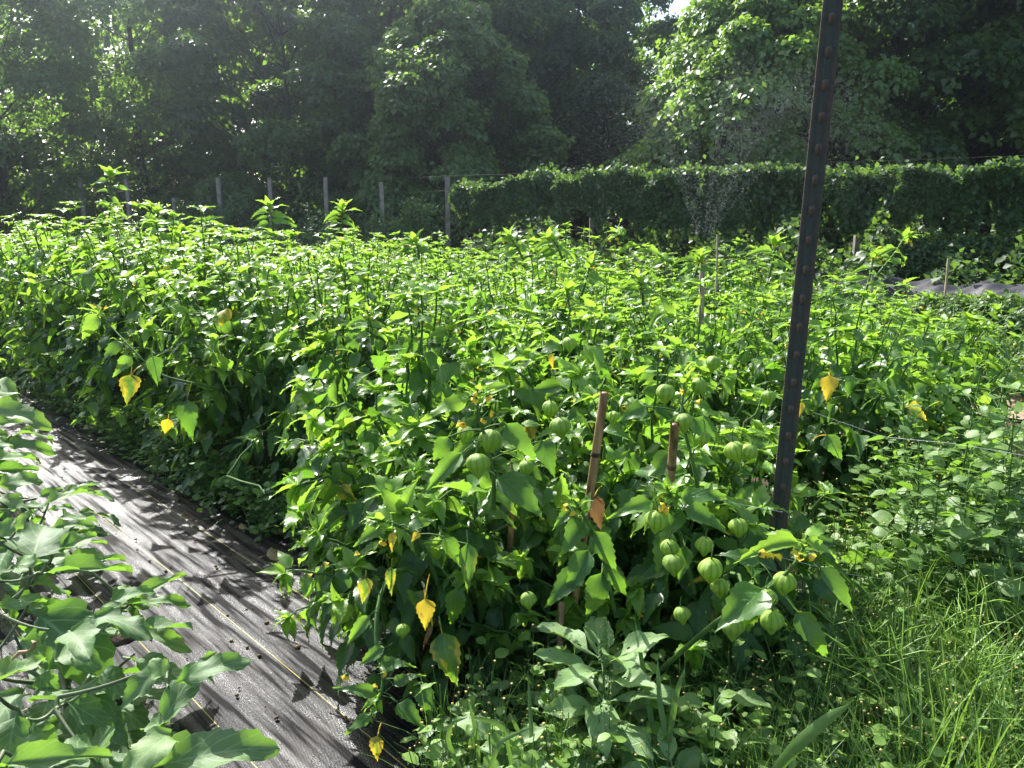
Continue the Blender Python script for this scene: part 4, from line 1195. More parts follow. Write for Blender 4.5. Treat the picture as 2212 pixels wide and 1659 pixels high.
gr = Batch()
for k in range(4200):
    if k < 3000:
        p = G(r.uniform(1640, 2400), r.uniform(1440, 1950))
        if p[1] > 2.2 - 0.2 * r.uniform(): continue
    else:
        p = verge_pt()
    a = r.uniform(0, 6.28)
    blade(gr, p, np.array([math.cos(a), math.sin(a), 0]), r.uniform(0.10, 0.36), r.uniform(0.0022, 0.0048), r.uniform(0.1, 0.9), (r.uniform(0, 1), 0.3 * (r.uniform() < 0.06), 0.5 * r.uniform(), 1))
for k in range(900):
    p = G(r.uniform(1900, 2480), r.uniform(1460, 2100))
    a = r.uniform(0, 6.28)
    blade(gr, p, np.array([math.cos(a), math.sin(a), 0]), r.uniform(0.22, 0.50), r.uniform(0.004, 0.0075), r.uniform(0.1, 0.8), (r.uniform(0.4, 1), 0, r.uniform(0.2, 0.9), 1), 7)
for k in range(120):   # seed heads: finger-like spikes
    p = G(r.uniform(1680, 2330), r.uniform(1400, 1750)); h = r.uniform(0.22, 0.36); a0 = r.uniform(0, 6.28)
    tp = p + ZUP * h
    tube(gr, [p, p + ZUP * h * 0.6, tp], [0.001, 0.0009, 0.0008], 3, (0.7, 0, 0.5, 1))
    for q in range(r.integers(2, 5)):
        a = a0 + q * 1.7
        e = tp + np.array([math.cos(a) * 0.07, math.sin(a) * 0.07, r.uniform(0.02, 0.08)]) * r.uniform(0.6, 1.1)
        tube(gr, [tp, (tp + e) / 2 + ZUP * 0.006, e], [0.001, 0.0016, 0.0007], 4, (0.9, 0.0, 0.9, 1))
# blades under the front plants and along the mat edge
for k in range(320):
    p = G(r.uniform(900, 1500), r.uniform(1480, 1640)) if k < 180 else rowpt(1.36 + r.normal(0, 0.05), r.uniform(1.2, 6.5))
    a = r.uniform(0, 6.28)
    blade(gr, p, np.array([math.cos(a), math.sin(a), 0]), r.uniform(0.07, 0.24), r.uniform(0.003, 0.006), r.uniform(0.2, 1.0), (r.uniform(0, 1), 0, 0.2, 1))
tag(gr.build('grass', [M_GRASS]), 'unmown green grass with finger-like seed heads', None, None, 'stuff')

# a few large single grass tufts
def tuft(pts_list, label, w=0.007):
    root = None
    b = Batch()
    for path in pts_list:
        pts = np.array([P(*q) for q in path])
        s = np.linspace(0, 1, len(pts)); ss = np.linspace(0, 1, 12)
        pp = np.stack([np.interp(ss, s, pts[:, c]) for c in range(3)], 1)
        pp[1:-1] = (pp[:-2] + 2 * pp[1:-1] + pp[2:]) / 4
        view = nrm(CAM - pp); tn = nrm(np.gradient(pp, axis=0)); sd = nrm(np.cross(tn, view) + 0.3 * np.array([0, 0, 1.0]))
        ww = w * np.minimum(1, np.linspace(0.7, 1.6, 12)) * (1 - np.linspace(0, 1, 12) ** 4) + 0.0004
        V = np.stack([pp - sd * ww[:, None] / 2, pp - np.cross(tn, sd) * ww[:, None] * 0.15, pp + sd * ww[:, None] / 2], 1).reshape(-1, 3)
        b.add(V, gridF(12, 3), np.stack([np.tile([0, .5, 1], 12), np.repeat(ss, 3)], 1), (r.uniform(0.3, 0.9), 0, 0.2, 1))
    tag(b.build('grass_tuft', [M_GRASS]), label, 'grass')


tuft([[(1655, 1690, 1.35), (1720, 1610, 1.32), (1790, 1550, 1.30), (1838, 1520, 1.28)]], 'one broad bent grass blade across the weeds at the bottom', 0.022)
tuft([[(1035, 1660, 1.45), (1030, 1590, 1.45), (1012, 1510, 1.46)], [(1000, 1670, 1.42), (965, 1600, 1.42), (975, 1560, 1.42), (1010, 1550, 1.42)],
      [(1110, 1680, 1.4), (1090, 1570, 1.4), (1050, 1555, 1.4), (1020, 1550, 1.4)], [(1145, 1680, 1.45), (1148, 1580, 1.5), (1140, 1450, 1.55)],
      [(1050, 1680, 1.38), (1080, 1600, 1.38), (1150, 1570, 1.4)], [(1130, 1640, 1.5), (1120, 1580, 1.5), (1100, 1540, 1.5)]], 'tuft of bright grass blades at the bottom beside the pigweed', 0.009)
tuft([[(1420, 1640, 1.55), (1395, 1480, 1.6), (1370, 1330, 1.66)], [(1450, 1640, 1.5), (1425, 1520, 1.52), (1420, 1420, 1.55)], [(1440, 1640, 1.5), (1460, 1500, 1.5), (1480, 1440, 1.5)]], 'upright dark grass blades between the pigweed and the steel post', 0.012)


# pigweeds
def weed(name, base, h, lean, nleaf, lsize, tms, mat, label, cat, spread=0.0, spike=0.0, seed=0, taper=0.4, hw=None, stemr=0.005, tiltup=0.1):
    r = np.random.default_rng(seed)
    root = empty(name, base)
    tag(root, label, cat)
    st, fo = Batch(), Batch()
    tip = np.array([lean[0], lean[1], h])
    pts = bez(np.array([0, 0, -0.02]), np.array([lean[0] * 0.2, lean[1] * 0.2, h * 0.55]), tip, 10)
    tube(st, pts, np.linspace(stemr, stemr * 0.4, 10), 6)
    pos, dr, up, sz, ti = [], [], [], [], []
    ph = r.uniform(0, 6.28)
    for k in range(nleaf):
        f = 0.12 + 0.86 * k / nleaf
        q = np.array([np.interp(f, np.linspace(0, 1, 10), pts[:, c]) for c in range(3)])
        ph += 2.4
        s = lsize * (1 - taper * f) * r.uniform(0.8, 1.15)
        d = np.array([math.cos(ph), math.sin(ph), tiltup + r.uniform(-0.2, 0.2) + 0.35 * f])
        off = r.uniform(0, spread) * (1 - 0.6 * f)
        if spread:
            s *= r.uniform(0.55, 1.3); d = d + r.normal(0, 0.35, 3)
            tube(st, [q, q + nrm(d) * (off + s * 0.3)], [0.0016, 0.0009], 4)
        pos.append(q + nrm(d) * (s * 0.32 + off)); dr.append(d); up.append(ZUP + r.normal(0, 0.2 if not spread else 0.45, 3)); sz.append(s); ti.append((r.uniform(0.2, 1), 0, 0.3 * f, 1))
    put(fo, tms, pos, dr, up, sz, ti, rg=r)
    st.build('stem', [M_STEM], root)
    fo.build('foliage', [mat], root)
    if spike:
        sp = Batch()
        for k in range(170):
            f = k / 170
            a = k * 2.4; rr = (0.009 * (1 - f) + 0.002) * r.uniform(0.5, 1.1)
            sp.add(IV * r.uniform(0.0022, 0.0040) * np.array([1, 1, 1.3]) + tip + np.array([rr * math.cos(a), rr * math.sin(a), -0.03 + (spike + 0.03) * f]), IF)
        sp.build('flower_spike', [M_SEED], root)
    return root


weed('pigweed', G(1300, 1730), 0.34, (0.0, 0.03), 28, 0.165, AMA, M_AMA, 'pale hole-eaten pigweed with an upright green flower spike', 'weed', spike=0.07, seed=3, taper=0.3, tiltup=0.12)
weed('pigweed', G(1540, 1790), 0.30, (0.0, 0.04), 13, 0.135, AMA, M_WEED, 'broad dark-leaved pigweed without a spike, right of the spiked one', 'weed', seed=4)
weed('pigweed', G(1010, 1810), 0.20, (0.0, 0.03), 16, 0.12, AMA, M_AMA, 'low pale pigweed rosette at the bottom edge by the grass tuft', 'weed', seed=5)
weed('pigweed', G(1420, 1860), 0.22, (0.03, 0.0), 16, 0.13, AMA, M_AMA, 'pale pigweed cut off by the bottom edge under the spiked one', 'weed', seed=6)
weed('pigweed', G(1180, 1800), 0.18, (0.0, 0.03), 16, 0.12, AMA, M_AMA, 'pale ragged pigweed seedling low between grass tuft and spiked pigweed', 'weed', seed=7)
weed('pigweed', G(1110, 1850), 0.24, (-0.02, 0.02), 16, 0.14, AMA, M_AMA, 'pale pigweed with long outstretched leaves just left of the spiked one', 'weed', seed=8)
weed('pigweed', G(1360, 1760), 0.20, (0.02, 0.02), 15, 0.12, AMA, M_AMA, 'pale pigweed tucked under the right side of the spiked one', 'weed', seed=9)
# tall round-leaved weeds at the right
for i, (x, Y, h, lab) in enumerate([(1985, 2.25, 0.72, 'tall round-leaved weed closest to the second row'), (2075, 2.15, 0.80, 'tallest round-leaved weed with a yellow-green tip'),
                                    (2150, 2.05, 0.66, 'round-leaved weed crossed by white twine'), (2205, 2.0, 0.72, 'round-leaved weed cut by the right edge'),
                                    (1930, 2.45, 0.52, 'short round-leaved weed in the shade of the second row'), (2040, 1.95, 0.55, 'round-leaved weed in front of the others above the grass'),
                                    (2115, 2.3, 0.84, 'leggy round-leaved weed standing against the soil path'), (2010, 2.05, 0.62, 'bushy round-leaved weed left of the one with the yellow-green tip'),
                                    (2180, 2.2, 0.60, 'round-leaved weed between the path and the right edge, lower than its neighbours'), (1960, 2.1, 0.46, 'low round-leaved weed beside the black fabric strip'), (2100, 1.9, 0.58, 'round-leaved weed rising out of the flowering weeds')]):
    X = (x - CXP) / FPX * (Y * math.cos(TH) + 0.6 * math.sin(TH))
    weed('tall_weed', (X, Y, 0), h, (rg.uniform(-0.05, 0.08), rg.uniform(-0.05, 0.05)), 75, 0.072, RND + AMA[1:2], M_WEED, lab, 'weed', spread=0.15, seed=50 + i, taper=0.5, stemr=0.004)

# ------------------------------------------------------------------ pepper rows, covered bed, bushes at the right
def bush(seed, H, W, n, size):
    r = np.random.default_rng(seed)
    fo, st = Batch(), Batch()
    pos, dr, up, sz, ti = [], [], [], [], []
    for k in range(9):
        a = r.uniform(0, 6.28); e = np.array([W * 0.6 * math.cos(a), W * 0.6 * math.sin(a), H * r.uniform(0.6, 0.95)])
        tube(st, bez(np.zeros(3), e * np.array([0.3, 0.3, 0.7]), e, 6), np.linspace(0.008, 0.003, 6), 5)
    for k in range(n):
        v = nrm(r.normal(0, 1, 3)); v[2] = abs(v[2]) * 1.0 - 0.15
        q = v * r.uniform(0.55, 1.02) ** 0.6 * np.array([W, W, H * 0.52]) + np.array([0, 0, H * 0.47])
        d = np.array([v[0], v[1], 0]) + r.normal(0, 0.5, 3) + np.array([0, 0, -0.4])
        pos.append(q); dr.append(d); up.append(ZUP + v * 0.6 + r.normal(0, 0.35, 3)); sz.append(size * r.uniform(0.6, 1.25)); ti.append((r.uniform(0, 1), 0, 0.6 * (q[2] > H * 0.85), 1))
    put(fo, AMA[:2], pos, dr, up, sz, ti, rg=r)
    return st.mesh('stem', [M_STEM]), fo.mesh('foliage', [M_VINE])


PEP = [bush(60 + i, 0.62, 0.34, 620, 0.085) for i in range(3)]
PEP2 = [bush(70 + i, 0.62, 0.40, 950, 0.060) for i in range(2)]
def put_bush(name, vs, p, rz, s, lab, cat, g=None):
    o = empty(name, p, rz, s); tag(o, lab, cat, g)
    link('stem', vs[0], o); link('foliage', vs[1], o)
for i in range(9):
    x = 2020 + i * 75
    y0 = 8.3 - i * 0.42
    put_bush('pepper_plant', PEP[i % 3], ((x - CXP) / FPX * y0, y0, 0), rg.uniform(0, 6), 1.05 * rg.uniform(0.92, 1.08), 'dark glossy pepper plant in the row before the grey covered bed', 'pepper plant', 'pepper plants before the covered bed')
for i in range(8):
    x = 2065 + i * 85
    y0 = 6.3 - i * 0.38
    put_bush('bushy_plant', PEP2[i % 2], ((x - CXP) / FPX * y0, y0, 0), rg.uniform(0, 6), 0.86 * rg.uniform(0.9, 1.1), 'small-leaved bushy plant in the nearer bed beside the soil path', 'crop plant', 'small-leaved plants beside the soil path')
# pale soil path with straw beyond the second row
b = Batch()
r = np.random.default_rng(77)
for k in range(700):
    p = rowpt(r.uniform(2.45, 3.0) if k < 350 else r.uniform(5.9, 6.6), r.uniform(0.3, 2.6) if k < 350 else r.uniform(-1, 1.8), r.uniform(0.004, 0.02))
    a = r.uniform(0, 3.14); l = r.uniform(0.02, 0.07)
    tube(b, [p, p + np.array([math.cos(a) * l, math.sin(a) * l, r.uniform(-0.004, 0.012)])], 0.0016, 4, (r.uniform(0, 1), 0, 0, 1))
tag(b.build('straw', [M_DEAD]), 'dry straw litter on the soil beyond the steel post', None, None, 'stuff')
M_PATH = simple_mat('pale_dry_soil', (0.20, 0.145, 0.095), (0.36, 0.28, 0.20), 14, 0.95, 0.2, 0.8, 0.02)
for n0, n1, t0, t1 in ((5.75, 6.65, -3.5, 6), (2.53, 2.82, 0.6, 3.2)):
    b = Batch()
    n = np.linspace(n0, n1, 16); t = np.linspace(t0, t1, 60); N_, T_ = np.meshgrid(n, t)
    Z = 0.004 + r.normal(0, 0.008, N_.shape)
    b.add(np.stack([N_ * ND[0] + T_ * DD[0], N_ * ND[1] + T_ * DD[1], Z], -1).reshape(-1, 3), gridF(60, 16))
    tag(b.build('soil_path', [M_PATH]), 'pale dry soil path between beds', None, None, 'structure')

# row cover: shade cloth laid over low hoops
b = Batch()
nu, nv = 120, 18
A0, A1 = P(1760, 610, 13.0), P(2420, 600, 9.6)
L_ = nrm((A1 - A0) * np.array([1, 1, 0])); S_ = np.array([-L_[1], L_[0], 0])
Ltot = np.linalg.norm((A1 - A0)[:2])
V, U = [], []
r = np.random.default_rng(15)
for i in range(nu):
    u = i / (nu - 1)
    for j in range(nv):
        v = j / (nv - 1) * math.pi
        sag = 0.03 * abs(math.sin(u * 14)) + 0.03 * math.sin(u * 40 + 3 * v) + 0.02 * math.sin(u * 90 - 5 * v)
        hh = 0.52 + 0.04 * math.sin(u * 7 + 1)
        q = A0 * np.array([1, 1, 0]) + L_ * u * Ltot + S_ * (-math.cos(v) * 0.62 + 0.03 * math.sin(u * 33)) + ZUP * max(-0.03, (hh * math.sin(v) ** 0.7 - sag * math.sin(v)))
        V.append(q); U.append((u * Ltot, v))
b.add(V, gridF(nu, nv), U)
M_COVER = simple_mat('shade_cloth', (0.030, 0.030, 0.034), (0.06, 0.06, 0.066), 30, 0.6, 0.25, 0.4, 0.01, stretch=(1, 1, 4))
tag(b.build('row_cover', [M_COVER]), 'dark grey shade cloth draped over a low bed before the berry bushes', 'row cover')
BER = [bush(90 + i, 1.35, 0.62, 1500, 0.10) for i in range(3)]
for i in range(11):
    x = 1925 + i * 62
    y0 = 13.2 - 0.22 * i
    put_bush('leafy_bush', BER[i % 3], ((x - CXP) / FPX * y0, y0, 0), rg.uniform(0, 6), rg.uniform(0.82, 1.0), 'light green leafy bush behind the grey covered bed', 'bush', 'leafy bushes behind the covered bed')

# ------------------------------------------------------------------ fence and vines
Z0, KF = 17.0, -0.481
def fence_pt(x, z=0.0):
    u = (x - CXP) / FPX
    Y = Z0 / (1 - KF * u)
    return np.array([u * Y, Y, z])
fr = empty('wire_fence', fence_pt(970))
tag(fr, 'tall wire deer fence on weathered square posts along the wood edge', 'fence')
FB = fence_pt(970)
PX = [-70, 20, 112, 205, 298, 393, 493, 597, 714, 835, 970, 1115, 1275, 1441, 1640, 1838, 2045, 2260]
TOPY = {393: 431, 493: 390, 597: 390, 714: 389, 835: 398, 970: 388}
for x in PX:
    p = fence_pt(x)
    top = CAMH + (500 - TOPY.get(x, 392)) / FPX * p[1] if x in TOPY or x < 393 else 2.3
    b = Batch()
    w = 0.044 if x != 970 else 0.052
    V = []
    lx = rg.uniform(-0.03, 0.03)
    for h in (-0.1, top * 0.5, top - 0.02, top):
        for sx, sy in ((-1, -1), (1, -1), (1, 1), (-1, 1)):
            k = 0.9 if h == top else 1.0
            V.append(p - FB + np.array([sx * w * k + lx * h / 2, sy * w * k, h]))
    F = [[i * 4 + j, i * 4 + (j + 1) % 4, i * 4 + 4 + (j + 1) % 4, i * 4 + 4 + j] for i in range(3) for j in range(4)] + [[12, 13, 14, 15]]
    b.add(V, F)
    b.build('post', [M_CONC], fr, smooth=False)
for h in (0.35, 0.8, 1.25, 1.7, 2.1, 2.42):
    b = Batch()
    tube(b, [fence_pt(x, h - 0.015 * (i % 2)) - FB for i, x in enumerate(np.linspace(-90, 2300, 60))], 0.0022, 4)
    b.build('wire', [M_WIRE], fr)


def vine_wall(name, x0, x1, zlo, zhi, n, r, thick=0.30, top_wob=0.05, size=0.10, lift=None):
    b = Batch()
    pos, dr, up, sz, ti = [], [], [], [], []
    Lx = np.linspace(x0, x1, 400)
    wob = np.interp(Lx, np.linspace(x0, x1, 26), r.normal(0, top_wob, 26))
    low = np.interp(Lx, np.linspace(x0, x1, 70), r.normal(0, 0.34, 70))
    bul = np.interp(Lx, np.linspace(x0, x1, 44), np.abs(r.normal(0, 0.15, 44)))
    xs = r.uniform(x0, x1, n)
    p0 = np.array([fence_pt(x) for x in xs])
    tp = zhi + np.interp(xs, Lx, wob) + (0 if lift is None else lift(xs))
    lo = zlo + np.interp(xs, Lx, low)
    q = r.uniform(0, 1, n) ** 0.85
    z = lo + (tp - lo) * q
    # hanging curtains: undulating in depth, round over the top
    dep = -(0.12 + np.interp(xs, Lx, bul) + thick * np.sin(np.clip(q, 0, 1) * 2.6) * 0.5) + r.normal(0, 0.05, n)
    topm = r.uniform(size=n) < 0.18
    z = np.where(topm, tp + r.normal(0, 0.04, n) + np.abs(r.normal(0, 0.07, n)) * (np.sin(xs * 0.31) > 0.6), z); dep = np.where(topm, r.uniform(-0.45, 0.35, n), dep)
    nbl = int((x1 - x0) / 9)
    bx_, bz_, br_, ba_ = r.uniform(x0, x1, nbl), r.uniform(zlo - 0.1, zhi + 0.2, nbl), r.uniform(12, 34, nbl), r.uniform(0.08, 0.34, nbl)
    for q_ in range(nbl):
        w_ = np.exp(-((xs - bx_[q_]) / br_[q_]) ** 2 - ((z - bz_[q_] - 0.08) / (br_[q_] * 0.0105)) ** 2)
        dep -= ba_[q_] * w_
        z -= 0.10 * ba_[q_] / 0.3 * w_ * ((z - bz_[q_]) > 0.15)
    dep += 0.05 * np.sin(xs * 0.11) + 0.06 * np.sin(z * 9 + xs * 0.05)
    dep = np.maximum(dep, -0.75)
    pos = p0 + np.outer(dep, nrm(np.array([0.43, 0.9, 0]))) + np.outer(z, ZUP)
    dr = r.normal(0, 0.55, (n, 3)) + np.array([0, -0.25, -0.75])
    upv = np.array([-0.1, -0.75, 0.65]) + r.normal(0, 0.40, (n, 3))
    tint = np.stack([r.uniform(0, 1, n), np.zeros(n), 0.15 * (topm & (r.uniform(size=n) < 0.6)), np.ones(n)], 1)
    put(b, [TLF], pos, dr, upv, size * r.uniform(0.6, 1.3, n), tint, rg=r)
    return b


r = np.random.default_rng(55)
b = vine_wall('vine', 1012, 2420, 1.25, 2.24, 44000, r, top_wob=0.05, lift=lambda x: np.interp(x, [985, 1060, 1200, 1600, 2212, 2420], [-0.1, -0.02, 0.10, 0.02, -0.10, -0.14]))
tag(b.build('vine_hedge', [M_VINE]), 'dense curtain of climbing vine hanging over the right stretch of the fence', 'vine')
r = np.random.default_rng(56)
b = vine_wall('creeper', 380, 950, 0.2, 1.15, 7000, r, top_wob=0.5)
tag(b.build('creeper', [M_VINE]), 'loose creeper climbing low on the fence between the bare posts', 'vine')
# undergrowth in front of and behind the fence
r = np.random.default_rng(57)
b = Batch()
n = 26000
xs = r.uniform(-150, 2420, n)
base = np.array([fence_pt(x) for x in xs])
off = r.uniform(-2.6, 1.8, n)
hmax = (0.85 + 0.35 * np.sin(xs * 0.013 + off) + 0.25 * np.sin(xs * 0.041)) * np.where(off > 0, 1.5, 1.0)
z = np.clip(hmax, 0.15, 2) * r.uniform(0, 1, n) ** 0.6
pos = base + np.outer(off, [0.43, 0.9, 0]) + np.outer(z, ZUP)
put(b, [TLF], pos, r.normal(0, 0.8, (n, 3)) + np.array([0, -0.3, 0.1]), np.array([0, -0.3, 0.9]) + r.normal(0, 0.4, (n, 3)), r.uniform(0.06, 0.16, n),
    np.stack([r.uniform(0, 1, n), np.zeros(n), np.zeros(n), np.ones(n)], 1), rg=r)
tag(b.build('undergrowth', [M_VINE]), 'dark rank weeds and brush along the fence foot', None, None, 'stuff')

# ------------------------------------------------------------------ trees
def tree_mesh(seed, H, RX, z0, nlobe, nspray=26, nleaf=64, leaf=0.19, shape='round', lobe=1.15, yg=0.0, tone=0.0, flat=0.6):
    r = np.random.default_rng(seed)
    tk, cr = Batch(), Batch()
    lean = r.normal(0, 0.25, 2)
    tz = np.linspace(0, H * 0.86, 9)
    tpts = np.stack([lean[0] * (tz / H) ** 2 + r.normal(0, 0.05, 9), lean[1] * (tz / H) ** 2 + r.normal(0, 0.05, 9), tz - 0.1], 1)
    tube(tk, tpts, np.linspace(0.032 * H * 0.6, 0.03, 9), 9)
    P_, D_, U_, S_, T_ = [], [], [], [], []
    for k in range(nlobe):
        v = ((k + r.uniform(0, 1)) / nlobe)
        if shape == 'round': e = max(0.12, math.sin(math.pi * (0.16 + 0.80 * v)) ** 0.75)
        elif shape == 'dome': e = max(0.12, 1.0 - 0.12 * v - 0.80 * v ** 4)
        else: e = max(0.15, math.sin(math.pi * (0.30 + 0.66 * v)) ** 0.6)
        a = k * 2.4 + r.uniform(-0.4, 0.4)
        rad = RX * e * r.uniform(0.62, 0.98)
        lr = lobe * r.uniform(0.7, 1.25) * (0.75 + 0.4 * e)
        c = np.array([rad * math.cos(a), rad * math.sin(a), z0 + (H - z0) * v])
        j = min(8, int(9 * max(0.1, (c[2] - 0.35 * rad) / H)))
        s = tpts[j]
        tube(tk, bez(s, s * 0.5 + c * 0.5 + np.array([0, 0, -0.2 * rad * 0.3]), c, 7), np.linspace(0.0035 * H * (1 - 0.7 * v) + 0.008, 0.007, 7), 5)
        out = nrm(np.array([math.cos(a), math.sin(a), 0.25]))
        nsp = int(nspray * r.uniform(0.8, 1.2))
        dirs = nrm(r.normal(0, 1, (nsp, 3)) + out * 0.75 + np.array([0, 0, 0.75]))
        lt = r.normal(0, 0.14) + tone  # tone sets the variety's leaf tint and also paints shade on back trees
        cs = c + dirs * lr * r.uniform(0.6, 1.08, (nsp, 1)) * np.array([1, 1, flat])
        for q, dv in zip(cs, dirs):
            m = int(nleaf * r.uniform(0.6, 1.3))
            nv_ = nrm(np.array([0, 0, 0.75]) + dv * 0.8 + r.normal(0, 0.2, 3))
            e1 = nrm(np.cross(nv_, [0.3, 0.9, 0.1])); e2 = np.cross(nv_, e1)
            aa = r.uniform(0, 6.28, m); ra = lr * 0.46 * np.sqrt(r.uniform(0, 1, m))
            radial = np.outer(np.cos(aa), e1) + np.outer(np.sin(aa), e2)
            pp = q + radial * ra[:, None] + np.outer(r.normal(0, 0.07, m) - 0.25 * ra * ra, nv_)
            P_.append(pp); D_.append(radial + r.normal(0, 0.5, (m, 3)) + np.array([0, 0, -0.45]))
            U_.append(nv_ + r.normal(0, 0.42, (m, 3))); S_.append(leaf * r.uniform(0.6, 1.25, m))
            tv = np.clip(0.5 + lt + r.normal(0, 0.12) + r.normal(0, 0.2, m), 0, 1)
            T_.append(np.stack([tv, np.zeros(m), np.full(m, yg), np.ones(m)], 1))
    put(cr, [TLF], np.concatenate(P_), np.concatenate(D_), np.concatenate(U_), np.concatenate(S_), np.concatenate(T_), rg=r)
    return tk.mesh('trunk', [M_BARK]), cr.mesh('crown', [M_TREE])


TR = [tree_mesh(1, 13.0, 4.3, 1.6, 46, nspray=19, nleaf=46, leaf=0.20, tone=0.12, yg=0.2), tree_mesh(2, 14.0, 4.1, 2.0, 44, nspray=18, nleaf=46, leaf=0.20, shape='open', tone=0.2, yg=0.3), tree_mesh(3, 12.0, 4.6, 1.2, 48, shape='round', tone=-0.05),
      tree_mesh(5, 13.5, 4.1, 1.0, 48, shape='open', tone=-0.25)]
DEEP = [tree_mesh(6, 13.0, 4.3, 1.0, 34, nspray=20, nleaf=40, leaf=0.26, tone=-0.4, lobe=1.6), tree_mesh(7, 14.0, 4.3, 1.0, 34, nspray=20, nleaf=40, leaf=0.26, tone=-0.35, shape='open', lobe=1.6)]  # dark leaf tint paints in the shade of the enclosed back trees
DOME = tree_mesh(8, 7.4, 3.1, 0.3, 70, 24, 50, 0.15, shape='dome', lobe=0.72, tone=0.2, yg=0.15, flat=0.7)
SUNT = tree_mesh(9, 7.3, 3.5, 0.6, 64, 24, 52, 0.16, shape='dome', lobe=0.85, yg=0.9)  # lighter leaf tint paints the sunlit look into this crown
def put_tree(m, x, Y, rz, s, lab, g=None):
    X = (x - CXP) / FPX * Y
    o = empty('tree', (X, Y, 0), rz, s); tag(o, lab, 'tree', g)
    link('trunk', m[0], o); link('crown', m[1], o)
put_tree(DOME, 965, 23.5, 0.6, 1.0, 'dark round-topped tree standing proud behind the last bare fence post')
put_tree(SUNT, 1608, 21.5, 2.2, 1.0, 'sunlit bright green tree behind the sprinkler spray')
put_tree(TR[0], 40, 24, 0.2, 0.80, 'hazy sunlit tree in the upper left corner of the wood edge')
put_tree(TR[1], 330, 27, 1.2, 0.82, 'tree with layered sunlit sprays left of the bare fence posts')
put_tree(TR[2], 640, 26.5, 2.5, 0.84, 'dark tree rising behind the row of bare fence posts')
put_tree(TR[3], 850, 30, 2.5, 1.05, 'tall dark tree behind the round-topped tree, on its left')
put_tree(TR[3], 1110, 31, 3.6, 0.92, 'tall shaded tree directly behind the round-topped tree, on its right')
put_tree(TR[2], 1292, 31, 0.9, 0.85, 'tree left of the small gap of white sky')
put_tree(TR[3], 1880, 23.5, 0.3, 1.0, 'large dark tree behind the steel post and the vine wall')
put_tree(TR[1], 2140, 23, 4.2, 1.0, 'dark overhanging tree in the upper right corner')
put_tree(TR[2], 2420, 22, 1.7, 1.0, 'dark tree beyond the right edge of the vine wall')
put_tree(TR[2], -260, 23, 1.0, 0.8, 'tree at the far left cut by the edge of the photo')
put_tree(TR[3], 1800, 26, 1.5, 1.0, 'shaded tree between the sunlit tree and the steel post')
r = np.random.default_rng(91)
k = 0
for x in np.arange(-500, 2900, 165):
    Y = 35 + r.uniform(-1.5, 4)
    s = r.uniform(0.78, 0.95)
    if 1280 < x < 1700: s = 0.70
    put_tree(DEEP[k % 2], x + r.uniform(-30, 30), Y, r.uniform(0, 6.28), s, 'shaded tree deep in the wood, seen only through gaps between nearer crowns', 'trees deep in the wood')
    k += 1
# forest floor brush closing the view under the crowns
b = Batch()
n = 36000
xs = r.uniform(-45, 45, n); ys = r.uniform(24, 46, n)
z = (1.6 + 1.2 * np.sin(xs * 0.9 + ys) + 0.8 * np.sin(xs * 0.37)) * r.uniform(0, 1, n) ** 0.7
z = np.clip(z, 0, 4)
put(b, [TLF], np.stack([xs, ys, z], 1), r.normal(0, 0.8, (n, 3)), np.array([0, -0.2, 0.9]) + r.normal(0, 0.4, (n, 3)), r.uniform(0.15, 0.32, n),
    np.stack([r.uniform(0, 0.6, n), np.zeros(n), np.zeros(n), np.ones(n)], 1), rg=r)
tag(b.build('forest_undergrowth', [M_TREE]), 'shaded brush on the floor of the wood', None, None, 'stuff')

# ------------------------------------------------------------------ sprinkler spray
M_WATER = new_mat('water_drops')
m, nt, N, L = M_WATER
bs = N.new('ShaderNodeBsdfPrincipled'); bs.inputs['Base Color'].default_value = (0.9, 0.93, 0.97, 1); bs.inputs['Roughness'].default_value = 0.1
tl = N.new('ShaderNodeBsdfTranslucent'); tl.inputs[0].default_value = (0.9, 0.93, 0.97, 1)
tp = N.new('ShaderNodeBsdfTransparent')
mx = N.new('ShaderNodeMixShader'); mx.inputs[0].default_value = 0.5; L.new(bs.outputs[0], mx.inputs[1]); L.new(tl.outputs[0], mx.inputs[2])
m2 = N.new('ShaderNodeMixShader'); m2.inputs[0].default_value = 0.2; L.new(mx.outputs[0], m2.inputs[1]); L.new(tp.outputs[0], m2.inputs[2])
out = N.new('ShaderNodeOutputMaterial'); L.new(m2.outputs[0], out.inputs[0])
r = np.random.default_rng(66)
wb = Batch()
noz = P(1518, 548, 11.0)
jets = [(r.uniform(-2.6, 3.4), r.uniform(-0.8, 0.8), r.uniform(5.6, 7.3)) for _ in range(36)] + [(0.4, 0, 6.9), (-0.9, 0.1, 6.5), (0.7, 0.2, 7.0), (0.25, 0.1, 6.8), (-0.5, 0.1, 6.7), (2.2, 0.3, 6.8), (1.9, 0.2, 6.6)]
OV = np.array([(1, 0, 0), (-1, 0, 0), (0, 1, 0), (0, -1, 0), (0, 0, 1), (0, 0, -1)], float)
OF = np.array([[0, 2, 4], [2, 1, 4], [1, 3, 4], [3, 0, 4], [2, 0, 5], [1, 2, 5], [3, 1, 5], [0, 3, 5]])
for vx, vy, vz in jets:
    n = 520
    tt = r.uniform(0.02, 1.25, n) ** 0.8
    sp = 0.015 + 0.24 * tt ** 2
    ps = noz + np.stack([vx * tt, vy * tt, vz * tt - 4.9 * tt * tt], 1) + r.normal(0, 1, (n, 3)) * sp[:, None]
    ps = ps[ps[:, 2] > 0.3]
    sz_ = r.uniform(0.0007, 0.0019, len(ps))
    wb.inst((OV * np.array([1, 1, 1.6]), OF, np.zeros((6, 2))), np.eye(3)[None] * sz_[:, None, None], ps, np.ones((len(ps), 4)))
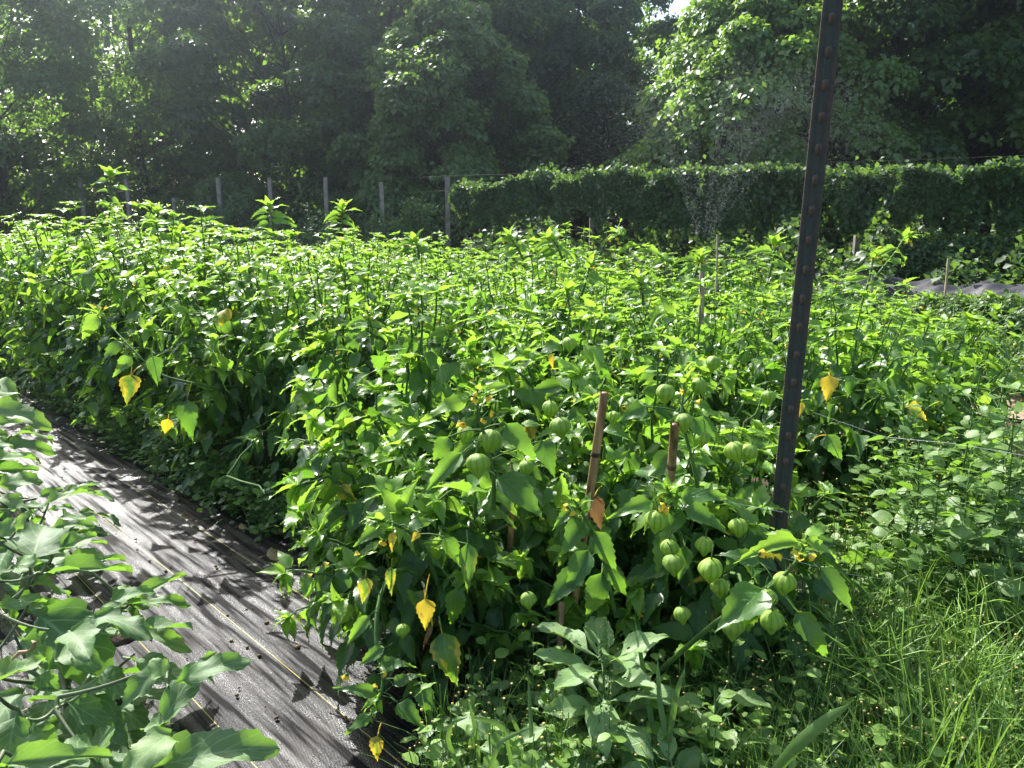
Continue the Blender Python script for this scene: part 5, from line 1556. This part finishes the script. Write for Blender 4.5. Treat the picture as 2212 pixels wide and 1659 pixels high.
tag(wb.build('water_spray', [m], smooth=True), 'fan of sprinkler droplets hanging in front of the vine wall and trees', None, None, 'stuff')

# ------------------------------------------------------------------ haze volume, added to stand in for lens glare near the sun
b = Batch()
bx = [(-70, -6, -1.1), (70, -6, -1.1), (70, 60, -1.1), (-70, 60, -1.1), (-70, -6, 21), (70, -6, 21), (70, 60, 21), (-70, 60, 21)]
b.add(bx, [[0, 3, 2, 1], [4, 5, 6, 7], [0, 1, 5, 4], [1, 2, 6, 5], [2, 3, 7, 6], [3, 0, 4, 7]])
m, nt, N, L = new_mat('humid_air')
pv = N.new('ShaderNodeVolumePrincipled')
pv.inputs['Color'].default_value = (0.76, 0.88, 1.0, 1)
pv.inputs['Density'].default_value = 0.0019
pv.inputs['Anisotropy'].default_value = 0.88
out = N.new('ShaderNodeOutputMaterial'); L.new(pv.outputs[0], out.inputs['Volume'])
tag(b.build('haze', [m], smooth=False), 'thin added haze standing in for lens glare towards the sun', None, None, 'stuff')

# ------------------------------------------------------------------ light
w = bpy.data.worlds.new('World'); sc.world = w; w.use_nodes = True
nt = w.node_tree
bg = nt.nodes['Background']
sky = nt.nodes.new('ShaderNodeTexSky'); sky.sky_type = 'NISHITA'; sky.sun_disc = False
sky.sun_elevation = SUN_EL; sky.sun_rotation = SUN_AZ
sky.air_density = 1.0; sky.dust_density = 2.5; sky.ozone_density = 1.0
nt.links.new(sky.outputs[0], bg.inputs[0]); bg.inputs[1].default_value = 0.115
sl = bpy.data.lights.new('sun', 'SUN'); sl.energy = 5.0; sl.angle = R_(0.53); sl.color = (1, 0.97, 0.92)
so = bpy.data.objects.new('sun', sl); COL.objects.link(so)
from mathutils import Vector
so.rotation_euler = Vector(SUN).to_track_quat('Z', 'Y').to_euler()

vs = sc.view_settings
vs.view_transform = 'Standard'; vs.look = 'None'; vs.exposure = 1.45; vs.gamma = 1.0
cy = sc.cycles
cy.max_bounces = 10; cy.diffuse_bounces = 4; cy.glossy_bounces = 3; cy.transmission_bounces = 6; cy.transparent_max_bounces = 8; cy.volume_bounces = 0
cy.use_denoising = True
cy.sample_clamp_indirect = 6.0
